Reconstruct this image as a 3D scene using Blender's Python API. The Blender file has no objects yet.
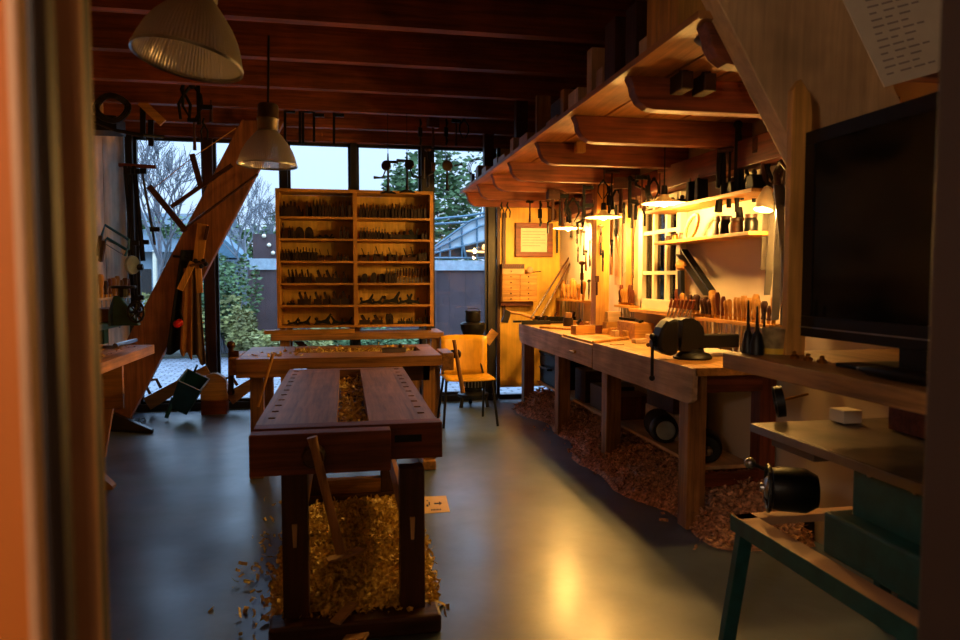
import bpy, bmesh, math, random
from mathutils import Vector as V, Matrix, noise
R = math.radians
rnd = random.Random(7)
sc = bpy.context.scene
col = sc.collection
# ------------------------------------------------------------ camera
F = 706.0; H = 1.4; TH = R(10.807); PH = R(3.405)
cd = bpy.data.cameras.new('camera'); cam = bpy.data.objects.new('camera', cd); col.objects.link(cam)
cd.sensor_width = 36; cd.lens = 36 * F / 960; cd.clip_start = .05; cd.clip_end = 200
cam.location = (0, 0, H); cam.rotation_euler = (R(90) - PH, 0, -TH)
cd.dof.use_dof = True; cd.dof.focus_distance = 5.6; cd.dof.aperture_fstop = 3.4
sc.camera = cam
sc.view_settings.view_transform = 'Standard'; sc.view_settings.look = 'None'
sc.view_settings.exposure = 0; sc.view_settings.gamma = 1

def ray(u, v):
    x = (u - 480) / F; y = -(v - 320) / F
    a = math.cos(PH) + y * math.sin(PH); c = -math.sin(PH) + y * math.cos(PH)
    return V((x * math.cos(TH) + a * math.sin(TH), -x * math.sin(TH) + a * math.cos(TH), c))
def PY(u, v, y): r = ray(u, v); t = y / r.y; return V((r.x * t, y, H + r.z * t))
def PX(u, v, x): r = ray(u, v); t = x / r.x; return V((x, r.y * t, H + r.z * t))
def PZ(u, v, z): r = ray(u, v); t = (z - H) / r.z; return V((r.x * t, r.y * t, z))

# ------------------------------------------------------------ materials
def newmat(n):
    m = bpy.data.materials.new(n); m.use_nodes = True
    nt = m.node_tree; return m, nt, nt.nodes['Principled BSDF']
def lin(c): return tuple((x / 255 / 12.92 if x <= 10 else ((x / 255 + .055) / 1.055) ** 2.4) for x in c) + (1,)
def solid(n, c, rough=.5, metal=0, var=.25, scale=12, bump=0.0, spec=.5):
    m, nt, b = newmat(n); c = lin(c)
    b.inputs['Roughness'].default_value = rough; b.inputs['Metallic'].default_value = metal
    b.inputs['Specular IOR Level'].default_value = spec
    tc = nt.nodes.new('ShaderNodeTexCoord'); no = nt.nodes.new('ShaderNodeTexNoise')
    no.inputs['Scale'].default_value = scale; no.inputs['Detail'].default_value = 5
    nt.links.new(tc.outputs['Object'], no.inputs['Vector'])
    r = nt.nodes.new('ShaderNodeValToRGB'); r.color_ramp.elements[0].position = .3; r.color_ramp.elements[1].position = .7
    r.color_ramp.elements[0].color = tuple(x * (1 - var) for x in c[:3]) + (1,)
    r.color_ramp.elements[1].color = tuple(min(1, x * (1 + var)) for x in c[:3]) + (1,)
    nt.links.new(no.outputs['Fac'], r.inputs['Fac']); nt.links.new(r.outputs['Color'], b.inputs['Base Color'])
    if bump:
        bp = nt.nodes.new('ShaderNodeBump'); bp.inputs['Strength'].default_value = bump
        nt.links.new(no.outputs['Fac'], bp.inputs['Height']); nt.links.new(bp.outputs['Normal'], b.inputs['Normal'])
    return m
def wood(n, c, axis='x', rough=.55, var=.35, scale=1.0, dark=None, spec=.4, knots=True):
    m, nt, b = newmat(n); c = lin(c)
    b.inputs['Roughness'].default_value = rough; b.inputs['Specular IOR Level'].default_value = spec
    tc = nt.nodes.new('ShaderNodeTexCoord'); mp = nt.nodes.new('ShaderNodeMapping')
    s = [34 * scale] * 3; s['xyz'.index(axis)] = 1.8 * scale
    mp.inputs['Scale'].default_value = s
    nt.links.new(tc.outputs['Object'], mp.inputs['Vector'])
    no = nt.nodes.new('ShaderNodeTexNoise'); no.inputs['Scale'].default_value = 1; no.inputs['Detail'].default_value = 8
    no.inputs['Roughness'].default_value = .65; no.inputs['Distortion'].default_value = .4
    nt.links.new(mp.outputs['Vector'], no.inputs['Vector'])
    r = nt.nodes.new('ShaderNodeValToRGB'); r.color_ramp.elements[0].position = .32; r.color_ramp.elements[1].position = .68
    d = lin(dark) if dark else tuple(x * (1 - var) ** 2.2 for x in c[:3]) + (1,)
    r.color_ramp.elements[0].color = d
    r.color_ramp.elements[1].color = tuple(min(1, x * (1 + var * .6)) for x in c[:3]) + (1,)
    nt.links.new(no.outputs['Fac'], r.inputs['Fac'])
    n2 = nt.nodes.new('ShaderNodeTexNoise'); n2.inputs['Scale'].default_value = 3; n2.inputs['Detail'].default_value = 3
    nt.links.new(tc.outputs['Object'], n2.inputs['Vector'])
    mr = nt.nodes.new('ShaderNodeMapRange'); mr.inputs['From Min'].default_value = .3; mr.inputs['From Max'].default_value = .7
    mr.inputs['To Min'].default_value = .6; mr.inputs['To Max'].default_value = 1.25
    nt.links.new(n2.outputs['Fac'], mr.inputs['Value'])
    mx = nt.nodes.new('ShaderNodeMix'); mx.data_type = 'RGBA'; mx.blend_type = 'MULTIPLY'; mx.inputs['Factor'].default_value = 1
    nt.links.new(r.outputs['Color'], mx.inputs['A']); nt.links.new(mr.outputs['Result'], mx.inputs['B'])
    nt.links.new(mx.outputs['Result'], b.inputs['Base Color'])
    bp = nt.nodes.new('ShaderNodeBump'); bp.inputs['Strength'].default_value = .3; bp.inputs['Distance'].default_value = .01
    nt.links.new(no.outputs['Fac'], bp.inputs['Height']); nt.links.new(bp.outputs['Normal'], b.inputs['Normal'])
    return m
def emis(n, c, s):
    m, nt, b = newmat(n); b.inputs['Emission Color'].default_value = lin(c); b.inputs['Emission Strength'].default_value = s
    b.inputs['Base Color'].default_value = lin(c); return m
M = {}
WL = (1, .52, .12)
for ax in 'xyz':
    M['joist' + ax] = wood('joist_wood_' + ax, (142, 76, 44), ax, .6)
    M['old' + ax] = wood('old_bench_wood_' + ax, (152, 108, 70), ax, .45, .42, spec=.5)
    M['mid' + ax] = wood('bench_wood_' + ax, (172, 124, 74), ax, .45)
    M['pine' + ax] = wood('pine_wood_' + ax, (212, 154, 76), ax, .5, .24)
    M['tool' + ax] = wood('dark_plane_wood_' + ax, (46, 27, 18), ax, .5, .3)
    M['cabback' + ax] = wood('cabinet_back_board_' + ax, (238, 190, 90), ax, .55, .12)
    M['pale' + ax] = wood('pale_wood_' + ax, (206, 170, 126), ax, .6, .12)
    M['cab' + ax] = wood('cabinet_wood_' + ax, (200, 142, 68), ax, .5, .25)
    M['brace' + ax] = wood('timber_brace_wood_' + ax, (150, 96, 60), ax, .55, .3)
    M['brown' + ax] = wood('brown_wood_' + ax, (70, 36, 20), ax, .5)
    M['red' + ax] = wood('reddish_wood_' + ax, (124, 60, 34), ax, .5)
    M['grey' + ax] = wood('grey_wood_' + ax, (214, 184, 158), ax, .6, .2)
M['ply'] = wood('plywood_panel', (240, 186, 72), 'z', .5, .12, .6)
M['wallply'] = wood('pale_plywood', (214, 180, 146), 'z', .6, .1, .5)
M['chair'] = wood('chair_plywood', (248, 184, 44), 'z', .35, .08, .6)
M['deck'] = wood('deck_boards', (190, 128, 68), 'y', .5, .2)
M['black'] = solid('black_iron', (18, 18, 20), .45, .3)
M['dark'] = solid('dark_metal', (44, 42, 42), .38, .8, .3)
M['steel'] = solid('steel', (150, 152, 156), .3, 1, .15)
M['blueteel'] = solid('blue_tool_paint', (22, 84, 140), .4, 0)
M['silhouette'] = solid('silhouette_black_iron', (11, 10, 10), .6, 0, spec=.25)  # iron coloured darker and duller, so hung tools stay silhouettes under the lamps
M['plastic'] = solid('black_plastic', (6, 6, 7), .4, 0, spec=.25)
M['green'] = solid('green_machine_paint', (22, 66, 66), .4, .0, .3, 20)
M['greenbox'] = solid('green_crate_paint', (20, 70, 88), .5)
M['brass'] = solid('brass', (190, 140, 60), .3, 1)
M['castgrey'] = solid('cast_iron_top', (84, 72, 60), .4, .5, .5, 8)
M['plaster'] = solid('wall_plaster', (206, 192, 176), .8, 0, .06, 3, .05)
M['white'] = solid('white_paint', (225, 215, 190), .5, 0, .05)
M['frame'] = solid('window_frame_paint', (30, 24, 22), .5)
M['paper'] = solid('paper', (222, 210, 190), .8, 0, .05)
M['ink'] = solid('ink', (158, 144, 136), .8, 0, .1)
M['darkink'] = solid('dark_ink', (40, 34, 20), .8, 0, .1)
M['orange'] = solid('orange_wall_paint', (172, 92, 14), .7, 0, .05, 3)
M['casing'] = solid('door_casing_wood', (178, 134, 100), .6, 0, .15, 4)
M['casingdark'] = solid('dark_door_frame', (46, 32, 28), .6, 0, .15, 4)
M['corr'] = solid('corridor_wall', (200, 180, 150), .8, 0, .05)
M['sticker'] = solid('yellow_sticker', (226, 186, 60), .5, 0, .05)
M['clothdark'] = solid('dark_blue_cloth', (24, 30, 40), .9, 0, .3)
M['clothochre'] = solid('ochre_cloth', (150, 100, 50), .9, 0, .2)
M['clothgrey'] = solid('brown_grey_cloth', (86, 66, 54), .9, 0, .2)
M['red'] = solid('red_plastic', (190, 20, 30), .35)
M['leaf'] = solid('leaves', (72, 98, 58), .8, 0, .6, 2.5)
M['leaf2'] = solid('olive_leaves', (112, 112, 62), .8, 0, .6, 2.5)
M['bark'] = solid('bark', (96, 100, 106), .9)
M['house'] = solid('house_wall_paint', (130, 150, 165), .8, 0, .1)
M['roof'] = solid('roof_slate', (70, 86, 96), .8, 0, .2)
M['fence'] = solid('dark_fence_boards', (66, 50, 52), .7, 0, .25, 3)
M['cap'] = solid('pale_fence_cap', (140, 156, 166), .7)
M['earth'] = solid('garden_soil', (60, 62, 52), .9, 0, .3, 2)
M['ghouse'] = solid('greenhouse_metal', (70, 104, 122), .5)
M['ghglass'] = solid('greenhouse_glass', (190, 206, 214), .3, 0, .1, .6)
M['screen'] = solid('tv_screen', (3, 5, 8), .1, 0, 0, spec=.2)
M['chipl'] = solid('pale_shavings', (246, 188, 104), .6, 0, .6, 60)
M['chipd'] = solid('brown_shavings', (192, 148, 116), .7, 0, .75, 45)
M['leather'] = solid('dark_leather', (50, 30, 20), .5)
M['cup'] = solid('patterned_cup', (150, 130, 90), .5, 0, .5, 30)
M['bulb'] = emis('lit_bulb', (255, 215, 130), 15)
M['opal'] = None
M['enamel'] = solid('white_enamel', (236, 224, 200), .35, 0, .03)
def bricks():
    m, nt, b = newmat('brick_paving'); tc = nt.nodes.new('ShaderNodeTexCoord'); br = nt.nodes.new('ShaderNodeTexBrick')
    br.inputs['Scale'].default_value = 2.2; br.inputs['Color1'].default_value = lin((122, 128, 138)); br.inputs['Color2'].default_value = lin((96, 102, 112))
    br.inputs['Mortar'].default_value = lin((30, 34, 40)); br.inputs['Mortar Size'].default_value = .03
    nt.links.new(tc.outputs['Object'], br.inputs['Vector']); nt.links.new(br.outputs['Color'], b.inputs['Base Color'])
    b.inputs['Roughness'].default_value = .6; return m
M['paving'] = bricks()
def concrete():
    m, nt, b = newmat('polished_concrete'); tc = nt.nodes.new('ShaderNodeTexCoord')
    no = nt.nodes.new('ShaderNodeTexNoise'); no.inputs['Scale'].default_value = 1.4; no.inputs['Detail'].default_value = 8; no.inputs['Roughness'].default_value = .6
    nt.links.new(tc.outputs['Object'], no.inputs['Vector'])
    r = nt.nodes.new('ShaderNodeValToRGB'); r.color_ramp.elements[0].position = .3; r.color_ramp.elements[1].position = .7
    r.color_ramp.elements[0].color = lin((60, 76, 92)); r.color_ramp.elements[1].color = lin((96, 112, 128))
    nt.links.new(no.outputs['Fac'], r.inputs['Fac']); nt.links.new(r.outputs['Color'], b.inputs['Base Color'])
    n3 = nt.nodes.new('ShaderNodeTexNoise'); n3.inputs['Scale'].default_value = 2.2; n3.inputs['Detail'].default_value = 6
    nt.links.new(tc.outputs['Object'], n3.inputs['Vector'])
    mr = nt.nodes.new('ShaderNodeMapRange'); mr.inputs['From Min'].default_value = .3; mr.inputs['From Max'].default_value = .7
    mr.inputs['To Min'].default_value = .3; mr.inputs['To Max'].default_value = .5
    nt.links.new(n3.outputs['Fac'], mr.inputs['Value']); nt.links.new(mr.outputs['Result'], b.inputs['Roughness'])
    b.inputs['Specular IOR Level'].default_value = .5; b.inputs['Coat Weight'].default_value = .4; b.inputs['Coat Roughness'].default_value = .24; b.inputs['Coat IOR'].default_value = 1.6
    n4 = nt.nodes.new('ShaderNodeTexNoise'); n4.inputs['Scale'].default_value = 9; n4.inputs['Detail'].default_value = 4
    nt.links.new(tc.outputs['Object'], n4.inputs['Vector'])
    bp = nt.nodes.new('ShaderNodeBump'); bp.inputs['Strength'].default_value = .06; bp.inputs['Distance'].default_value = .02
    nt.links.new(n4.outputs['Fac'], bp.inputs['Height']); nt.links.new(bp.outputs['Normal'], b.inputs['Normal'])
    return m
M['concrete'] = concrete()
def glass(n, tint=(.93, .96, 1)):
    m = bpy.data.materials.new(n); m.use_nodes = True; nt = m.node_tree; nt.nodes.clear()
    o = nt.nodes.new('ShaderNodeOutputMaterial'); t = nt.nodes.new('ShaderNodeBsdfTransparent'); t.inputs[0].default_value = (*tint, 1)
    g = nt.nodes.new('ShaderNodeBsdfGlossy'); g.inputs['Roughness'].default_value = .01
    fr = nt.nodes.new('ShaderNodeFresnel'); fr.inputs['IOR'].default_value = 1.45
    mx = nt.nodes.new('ShaderNodeMixShader')
    nt.links.new(fr.outputs[0], mx.inputs[0]); nt.links.new(t.outputs[0], mx.inputs[1]); nt.links.new(g.outputs[0], mx.inputs[2]); nt.links.new(mx.outputs[0], o.inputs[0])
    return m
M['glass'] = glass('window_glass')
M['glassdark'] = glass('dark_window_glass', (.55, .5, .45))  # brownish tint darkens what shows through the panes
def lampglass():
    m = bpy.data.materials.new('prismatic_glass'); m.use_nodes = True; nt = m.node_tree; nt.nodes.clear()
    o = nt.nodes.new('ShaderNodeOutputMaterial')
    tc = nt.nodes.new('ShaderNodeTexCoord'); gr = nt.nodes.new('ShaderNodeTexGradient'); gr.gradient_type = 'RADIAL'
    nt.links.new(tc.outputs['Object'], gr.inputs[0])
    mu = nt.nodes.new('ShaderNodeMath'); mu.operation = 'MULTIPLY'; mu.inputs[1].default_value = 6.2832 * 90
    si = nt.nodes.new('ShaderNodeMath'); si.operation = 'SINE'
    nt.links.new(gr.outputs['Fac'], mu.inputs[0]); nt.links.new(mu.outputs[0], si.inputs[0])
    bp = nt.nodes.new('ShaderNodeBump'); bp.inputs['Strength'].default_value = .5; bp.inputs['Distance'].default_value = .004
    nt.links.new(si.outputs[0], bp.inputs['Height'])
    t = nt.nodes.new('ShaderNodeBsdfTransparent'); t.inputs[0].default_value = (.85, .83, .82, 1)
    tl = nt.nodes.new('ShaderNodeBsdfTranslucent'); tl.inputs[0].default_value = (.92, .88, .84, 1)
    df = nt.nodes.new('ShaderNodeBsdfDiffuse'); df.inputs[0].default_value = (.6, .56, .52, 1)
    g = nt.nodes.new('ShaderNodeBsdfGlossy'); g.inputs['Roughness'].default_value = .18; g.inputs[0].default_value = (.8, .8, .8, 1)
    for x in (tl, df, g): nt.links.new(bp.outputs[0], x.inputs['Normal'])
    a = nt.nodes.new('ShaderNodeMixShader'); a.inputs[0].default_value = .5; nt.links.new(tl.outputs[0], a.inputs[1]); nt.links.new(df.outputs[0], a.inputs[2])
    b = nt.nodes.new('ShaderNodeMixShader'); b.inputs[0].default_value = .45; nt.links.new(a.outputs[0], b.inputs[1]); nt.links.new(g.outputs[0], b.inputs[2])
    c = nt.nodes.new('ShaderNodeMixShader'); c.inputs[0].default_value = .62; nt.links.new(t.outputs[0], c.inputs[1]); nt.links.new(b.outputs[0], c.inputs[2])
    nt.links.new(c.outputs[0], o.inputs[0]); return m
M['lampglass'] = lampglass()
def opal():
    m, nt, b = newmat('thin_white_lamp_shade'); b.inputs['Base Color'].default_value = lin((238, 228, 205)); b.inputs['Roughness'].default_value = .35
    o = [n for n in nt.nodes if n.type == 'OUTPUT_MATERIAL'][0]; tl = nt.nodes.new('ShaderNodeBsdfTranslucent'); tl.inputs[0].default_value = (.9, .75, .45, 1)
    mx = nt.nodes.new('ShaderNodeMixShader'); mx.inputs[0].default_value = .12
    nt.links.new(b.outputs[0], mx.inputs[1]); nt.links.new(tl.outputs[0], mx.inputs[2]); nt.links.new(mx.outputs[0], o.inputs[0]); return m
M['opal'] = opal()

# ------------------------------------------------------------ mesh builder
def frame(d):
    d = V(d).normalized(); a = V((0, 0, 1)) if abs(d.z) < .95 else V((0, 1, 0))
    x = a.cross(d).normalized(); return x, d.cross(x).normalized(), d
class MB:
    def __init__(s): s.v = []; s.f = []
    def add(s, vs, fs):
        n = len(s.v); s.v += [V(q) for q in vs]; s.f += [tuple(n + i for i in f) for f in fs]; return s
    def box(s, x0, x1, y0, y1, z0, z1):
        return s.add([(x0, y0, z0), (x1, y0, z0), (x1, y1, z0), (x0, y1, z0), (x0, y0, z1), (x1, y0, z1), (x1, y1, z1), (x0, y1, z1)],
                     [(3, 2, 1, 0), (4, 5, 6, 7), (0, 1, 5, 4), (1, 2, 6, 5), (2, 3, 7, 6), (3, 0, 4, 7)])
    def bar(s, p, q, w, h, up=None, w2=None, h2=None):
        p = V(p); q = V(q); d = (q - p).normalized()
        u = V(up) if up else (V((0, 0, 1)) if abs(d.z) < .95 else V((0, 1, 0)))
        x = d.cross(u).normalized(); y = x.cross(d).normalized(); w2 = w if w2 is None else w2; h2 = h if h2 is None else h2
        vs = []
        for c, a, b in ((p, w, h), (q, w2, h2)):
            for i, j in ((-1, -1), (1, -1), (1, 1), (-1, 1)): vs.append(c + x * a / 2 * i + y * b / 2 * j)
        return s.add(vs, [(0, 1, 2, 3), (7, 6, 5, 4), (0, 4, 5, 1), (1, 5, 6, 2), (2, 6, 7, 3), (3, 7, 4, 0)])
    def tube(s, pts, r, n=10, cap=True):
        pts = [V(p) for p in pts]; rs = r if isinstance(r, (list, tuple)) else [r] * len(pts); base = []
        px = None
        for i, p in enumerate(pts):
            d = (pts[min(i + 1, len(pts) - 1)] - pts[max(i - 1, 0)])
            if d.length < 1e-6: d = V((0, 0, 1))
            d.normalize()
            if px is None: x, y, _ = frame(d)
            else:
                x = (px - d * px.dot(d))
                if x.length < 1e-4: x = frame(d)[0]
                x.normalize(); y = d.cross(x)
            px = x; base += [p + (x * math.cos(t) + y * math.sin(t)) * rs[i] for t in (2 * math.pi * k / n for k in range(n))]
        fs = []
        for i in range(len(pts) - 1):
            for k in range(n): a = i * n + k; b = i * n + (k + 1) % n; fs.append((a, b, b + n, a + n))
        if cap: fs += [tuple(reversed(range(n))), tuple(range((len(pts) - 1) * n, len(pts) * n))]
        return s.add(base, fs)
    def lathe(s, prof, o=(0, 0, 0), d=(0, 0, 1), n=20):
        x, y, z = frame(d); o = V(o); vs = []
        for r, h in prof: vs += [o + z * h + (x * math.cos(t) + y * math.sin(t)) * max(r, 1e-4) for t in (2 * math.pi * k / n for k in range(n))]
        fs = []
        for i in range(len(prof) - 1):
            for k in range(n): a = i * n + k; b = i * n + (k + 1) % n; fs.append((a, b, b + n, a + n))
        return s.add(vs, fs)
    def ball(s, c, r, sx=1, sy=1, sz=1, n=12):
        c = V(c); vs = []; fs = []; m = n // 2
        for i in range(m + 1):
            a = math.pi * i / m
            for k in range(n):
                t = 2 * math.pi * k / n; vs.append(c + V((r * sx * math.sin(a) * math.cos(t), r * sy * math.sin(a) * math.sin(t), -r * sz * math.cos(a))))
        for i in range(m):
            for k in range(n): a = i * n + k; b = i * n + (k + 1) % n; fs.append((a, b, b + n, a + n))
        return s.add(vs, fs)
    def prism(s, pts, t):
        pts = [V(p) for p in pts]; t = V(t); n = len(pts)
        fs = [tuple(reversed(range(n))), tuple(range(n, 2 * n))] + [(i, (i + 1) % n, n + (i + 1) % n, n + i) for i in range(n)]
        return s.add(pts + [p + t for p in pts], fs)
    def build(s, name, mat, parent=None, bev=0, smooth=False, local=False, solid=0):
        me = bpy.data.meshes.new(name)
        off = V(parent.location) if (parent is not None and not local) else V((0, 0, 0))
        if parent is not None and not local and parent.parent is not None: off = off + V(parent.parent.location)
        me.from_pydata([tuple(q - off) for q in s.v], [], s.f); me.validate()
        bm = bmesh.new(); bm.from_mesh(me); bmesh.ops.recalc_face_normals(bm, faces=bm.faces); bm.to_mesh(me); bm.free()
        me.materials.append(M[mat] if isinstance(mat, str) else mat)
        o = bpy.data.objects.new(name, me); col.objects.link(o); o.parent = parent
        if smooth:
            for p in me.polygons: p.use_smooth = True
            me.set_sharp_from_angle(angle=R(40))
        if solid:
            md = o.modifiers.new('solid', 'SOLIDIFY'); md.thickness = solid; md.offset = 0
        if bev:
            md = o.modifiers.new('bevel', 'BEVEL'); md.width = bev; md.segments = 2; md.limit_method = 'ANGLE'; md.angle_limit = R(40)
        return o
def B(*a): return MB().box(*a)
def tag(o, label=None, cat=None, group=None, kind=None):
    if label: o['label'] = label
    if cat: o['category'] = cat
    if group: o['group'] = group
    if kind: o['kind'] = kind
    return o
def thing(name, label, cat, loc=(0, 0, 0), rz=0, group=None):
    o = bpy.data.objects.new(name, None); col.objects.link(o); o.location = loc; o.rotation_euler = (0, 0, rz); o.empty_display_size = .05
    return tag(o, label, cat, group)
def struct(name, mb, mat, parent=None, bev=0):
    o = mb.build(name, mat, parent, bev); o['kind'] = 'structure'; return o
def dup(root, loc, rot=None, label=None, group=None, scale=None):
    r = root.copy(); col.objects.link(r); r.location = loc
    if rot is not None: r.rotation_euler = rot
    if scale is not None: r.scale = (scale,) * 3 if not isinstance(scale, tuple) else scale
    if label: r['label'] = label
    if group: r['group'] = group
    for ch in root.children:
        c = ch.copy(); col.objects.link(c); c.parent = r
        for g in ch.children:
            d = g.copy(); col.objects.link(d); d.parent = c
    return r
class Proto:                                   # the first placing moves the original, later ones copy it
    def __init__(s, root): s.root = root; s.used = False
    def put(s, loc, rot=(0, 0, 0), label=None, group=None, scale=1):
        sv = (scale,) * 3 if not isinstance(scale, tuple) else scale
        if not s.used:
            s.used = True; r = s.root; r.location = loc; r.rotation_euler = rot; r.scale = sv
            if label: r['label'] = label
            if group: r['group'] = group
            return r
        return dup(s.root, loc, rot, label, group, sv)
ORD = ['first', 'second', 'third', 'fourth', 'fifth', 'sixth', 'seventh', 'eighth', 'ninth', 'tenth', 'eleventh', 'twelfth', 'thirteenth', 'fourteenth', 'fifteenth', 'sixteenth', 'seventeenth', 'eighteenth', 'nineteenth', 'twentieth', 'twenty-first', 'twenty-second', 'twenty-third', 'twenty-fourth', 'twenty-fifth', 'twenty-sixth', 'twenty-seventh', 'twenty-eighth']
def shavings(n, sampler, size=.022, seed=1):
    g = random.Random(seed); mb = MB()
    for _ in range(n):
        c = sampler(g)
        w = size * g.uniform(.3, .8); L = size * g.uniform(.8, 2.2); k = g.uniform(-2.8, 2.8)
        m = Matrix.Rotation(g.uniform(0, 6.28), 3, 'Z') @ Matrix.Rotation(g.uniform(-1.2, 1.2), 3, 'X') @ Matrix.Rotation(g.uniform(-.7, .7), 3, 'Y')
        seg = 4; vs = []
        for i in range(seg + 1):
            t = i / seg; a = k * t
            x = L * (math.sin(a) / k if abs(k) > .1 else t); z = L * ((1 - math.cos(a)) / k if abs(k) > .1 else 0)
            for yy in (-w / 2, w / 2): vs.append(c + m @ V((x, yy, z)))
        mb.add(vs, [(2 * i, 2 * i + 1, 2 * i + 3, 2 * i + 2) for i in range(seg)])
    return mb
# ============================================================ THE SETTING
XL, XR, YB, YF = -2.22, 2.45, 7.95, .78
struct('floor', B(XL - .1, XR + .1, -1.7, YB + .06, -.1, 0), 'concrete')
struct('ceiling', B(XL - .1, XR + .1, -1.7, YB + .1, 3.22, 3.3), 'joistx')
for i, y in enumerate((1.35, 2.1, 2.85, 3.6, 4.33, 5.08, 5.84, 6.58, 7.31)):
    struct('ceiling_beam', B(XL, XR, y, y + .078, 2.9, 3.218), 'joistx')
struct('ceiling_beam', B(XL, XR, 7.84, 8.0, 2.861, 3.218), 'joistx')
# left wall of tall plywood sheets with dark joints
wl = MB()
ys = [YF, 1.9, 3.1, 4.3, 5.5, 6.55, 7.25, 7.94]
for a, b in zip(ys, ys[1:]): wl.box(XL - .03, XL, a + .006, b - .006, 0, 3.22)
struct('wall_left', wl, 'wallply')
struct('trim_1', B(XL - .06, XL - .032, YF, 8.0, 0, 3.22), 'frame')
# right wall with the opening of the small window
WY0, WY1, WZ0, WZ1 = 4.83, 5.50, 1.17, 2.0
struct('wall_right', MB().box(XR, XR + .12, YF, WY0, 0, 3.22).box(XR, XR + .12, WY1, 8.0, 0, 3.22).box(XR, XR + .12, WY0, WY1, 0, WZ0).box(XR, XR + .12, WY0, WY1, WZ1, 3.22), 'plaster')
# back: panel right of the glass, header
struct('wall_back', MB().box(1.72, XR, 7.9, 7.98, .14, 3.2), 'ply')
struct('trim_2', MB().box(1.765, 1.80, 7.87, 7.899, .9, 2.14).box(1.70, 1.735, 7.86, 7.9, .02, 2.9), 'brownz')
struct('trim_3', B(1.74, XR, 7.93, 8.0, .0, .05), 'frame')
# glazed wall: frames between the bays
mul = [(-2.2, -2.13), (-1.45, -1.35), (-.66, -.59), (.07, .14), (.84, .97), (1.6, 1.7)]
for i in range(5):
    x0, x1 = mul[i][1], mul[i + 1][0]
    w = bpy.data.objects.new('window_%d' % (i + 1), None); col.objects.link(w); w.location = (x0, 7.95, 0); w['kind'] = 'structure'
    struct('window_glass', B(x0, x1, 7.948, 7.954, .07, 2.86), 'glass', w)
    struct('window_frame', MB().box(x0, x0 + .025, 7.93, 7.98, .07, 2.86).box(x1 - .025, x1, 7.93, 7.98, .07, 2.86).box(x0, x1, 7.93, 7.98, 2.83, 2.86).box(x0, x1, 7.93, 7.98, .07, .1), 'frame', w)
pw = bpy.data.objects.new('window_6', None); col.objects.link(pw); pw.location = (1.74, 7.95, 0); pw['kind'] = 'structure'
struct('window_glass', B(1.74, XR, 7.96, 7.965, .05, .14), 'glass', pw)
for i, (a, b) in enumerate(mul): struct('trim_%d' % (i + 4), B(a, b, 7.86 if i != 5 else 7.9, 8.0, 0, 2.86), 'brownz' if i in (1,) else 'frame', bev=.004)
struct('trim_10', B(XL, 1.72, 7.88, 8.02, 0, .07), 'frame')
# small white muntin window in the right wall
w = bpy.data.objects.new('window_7', None); col.objects.link(w); w.location = (XR, 5.1, 1.2); w['kind'] = 'structure'
fm = MB().box(XR - .05, XR + .02, WY0 - .03, WY0 + .035, WZ0 - .03, WZ1 + .03).box(XR - .05, XR + .02, WY1 - .035, WY1 + .05, WZ0 - .03, WZ1 + .03)
fm.box(XR - .05, XR + .02, WY0, WY1, WZ0 - .03, WZ0 + .06).box(XR - .05, XR + .02, WY0, WY1, WZ1 - .04, WZ1 + .03)
struct('window_frame', fm, 'white', w, .003)
mt = MB()
for k in (1, 2): y = WY0 + (WY1 - WY0) * k / 3; mt.box(XR - .04, XR + .01, y - .018, y + .018, WZ0, WZ1)
for z in (1.44, 1.76): mt.box(XR - .042, XR + .008, WY0, WY1, z - .014, z + .014)
struct('muntin', mt, 'white', w)
struct('window_glass', B(XR - .012, XR - .008, WY0, WY1, WZ0, WZ1), 'glassdark', w)
struct('wall_outside', MB().box(3.3, 3.4, 3.5, 7.5, 0, 1.9).box(3.3, 3.4, 3.5, 7.5, 1.9, 3.2), 'redz')
# near wall with the doorway the picture looks through
struct('wall_front', MB().box(XL - .1, -.47, YF - .12, YF, 0, 3.22).box(.95, XR + .1, YF - .12, YF, 0, 3.22).box(-.47, .95, YF - .12, YF, 2.35, 3.22), 'corr')
struct('door_1', MB().box(-.47, -.269, YF - .13, YF - .125, 0, 2.35), 'orange')
struct('trim_11', MB().box(-.262, -.252, YF - .15, YF - .13, 0, 2.35), 'casing', bev=.003)
struct('trim_12', MB().box(-.33, -.2425, YF - .12, YF - .10, 0, 2.35), 'casingdark')
struct('trim_13', MB().box(-.30, -.258, YF + .0, YF + .02, 0, 2.35), 'casing', bev=.006)
struct('trim_14', MB().box(-.47, -.288, YF + .021, YF + .13, 0, 2.35), 'casingdark')
struct('trim_15', MB().box(-.47, -.299, YF + .131, YF + .17, 0, 2.35), 'casing', bev=.003)
struct('trim_16', MB().box(.752, .95, YF - .13, YF + .02, 0, 2.35), 'casingdark', bev=.005)
# corridor the camera stands in
struct('wall_corridor', MB().box(-1.3, -1.2, -1.7, YF - .12, 0, 3.22).box(1.6, 1.7, -1.7, YF - .12, 0, 3.22).box(-1.3, 1.7, -1.8, -1.7, 0, 3.22), 'corr')

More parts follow.
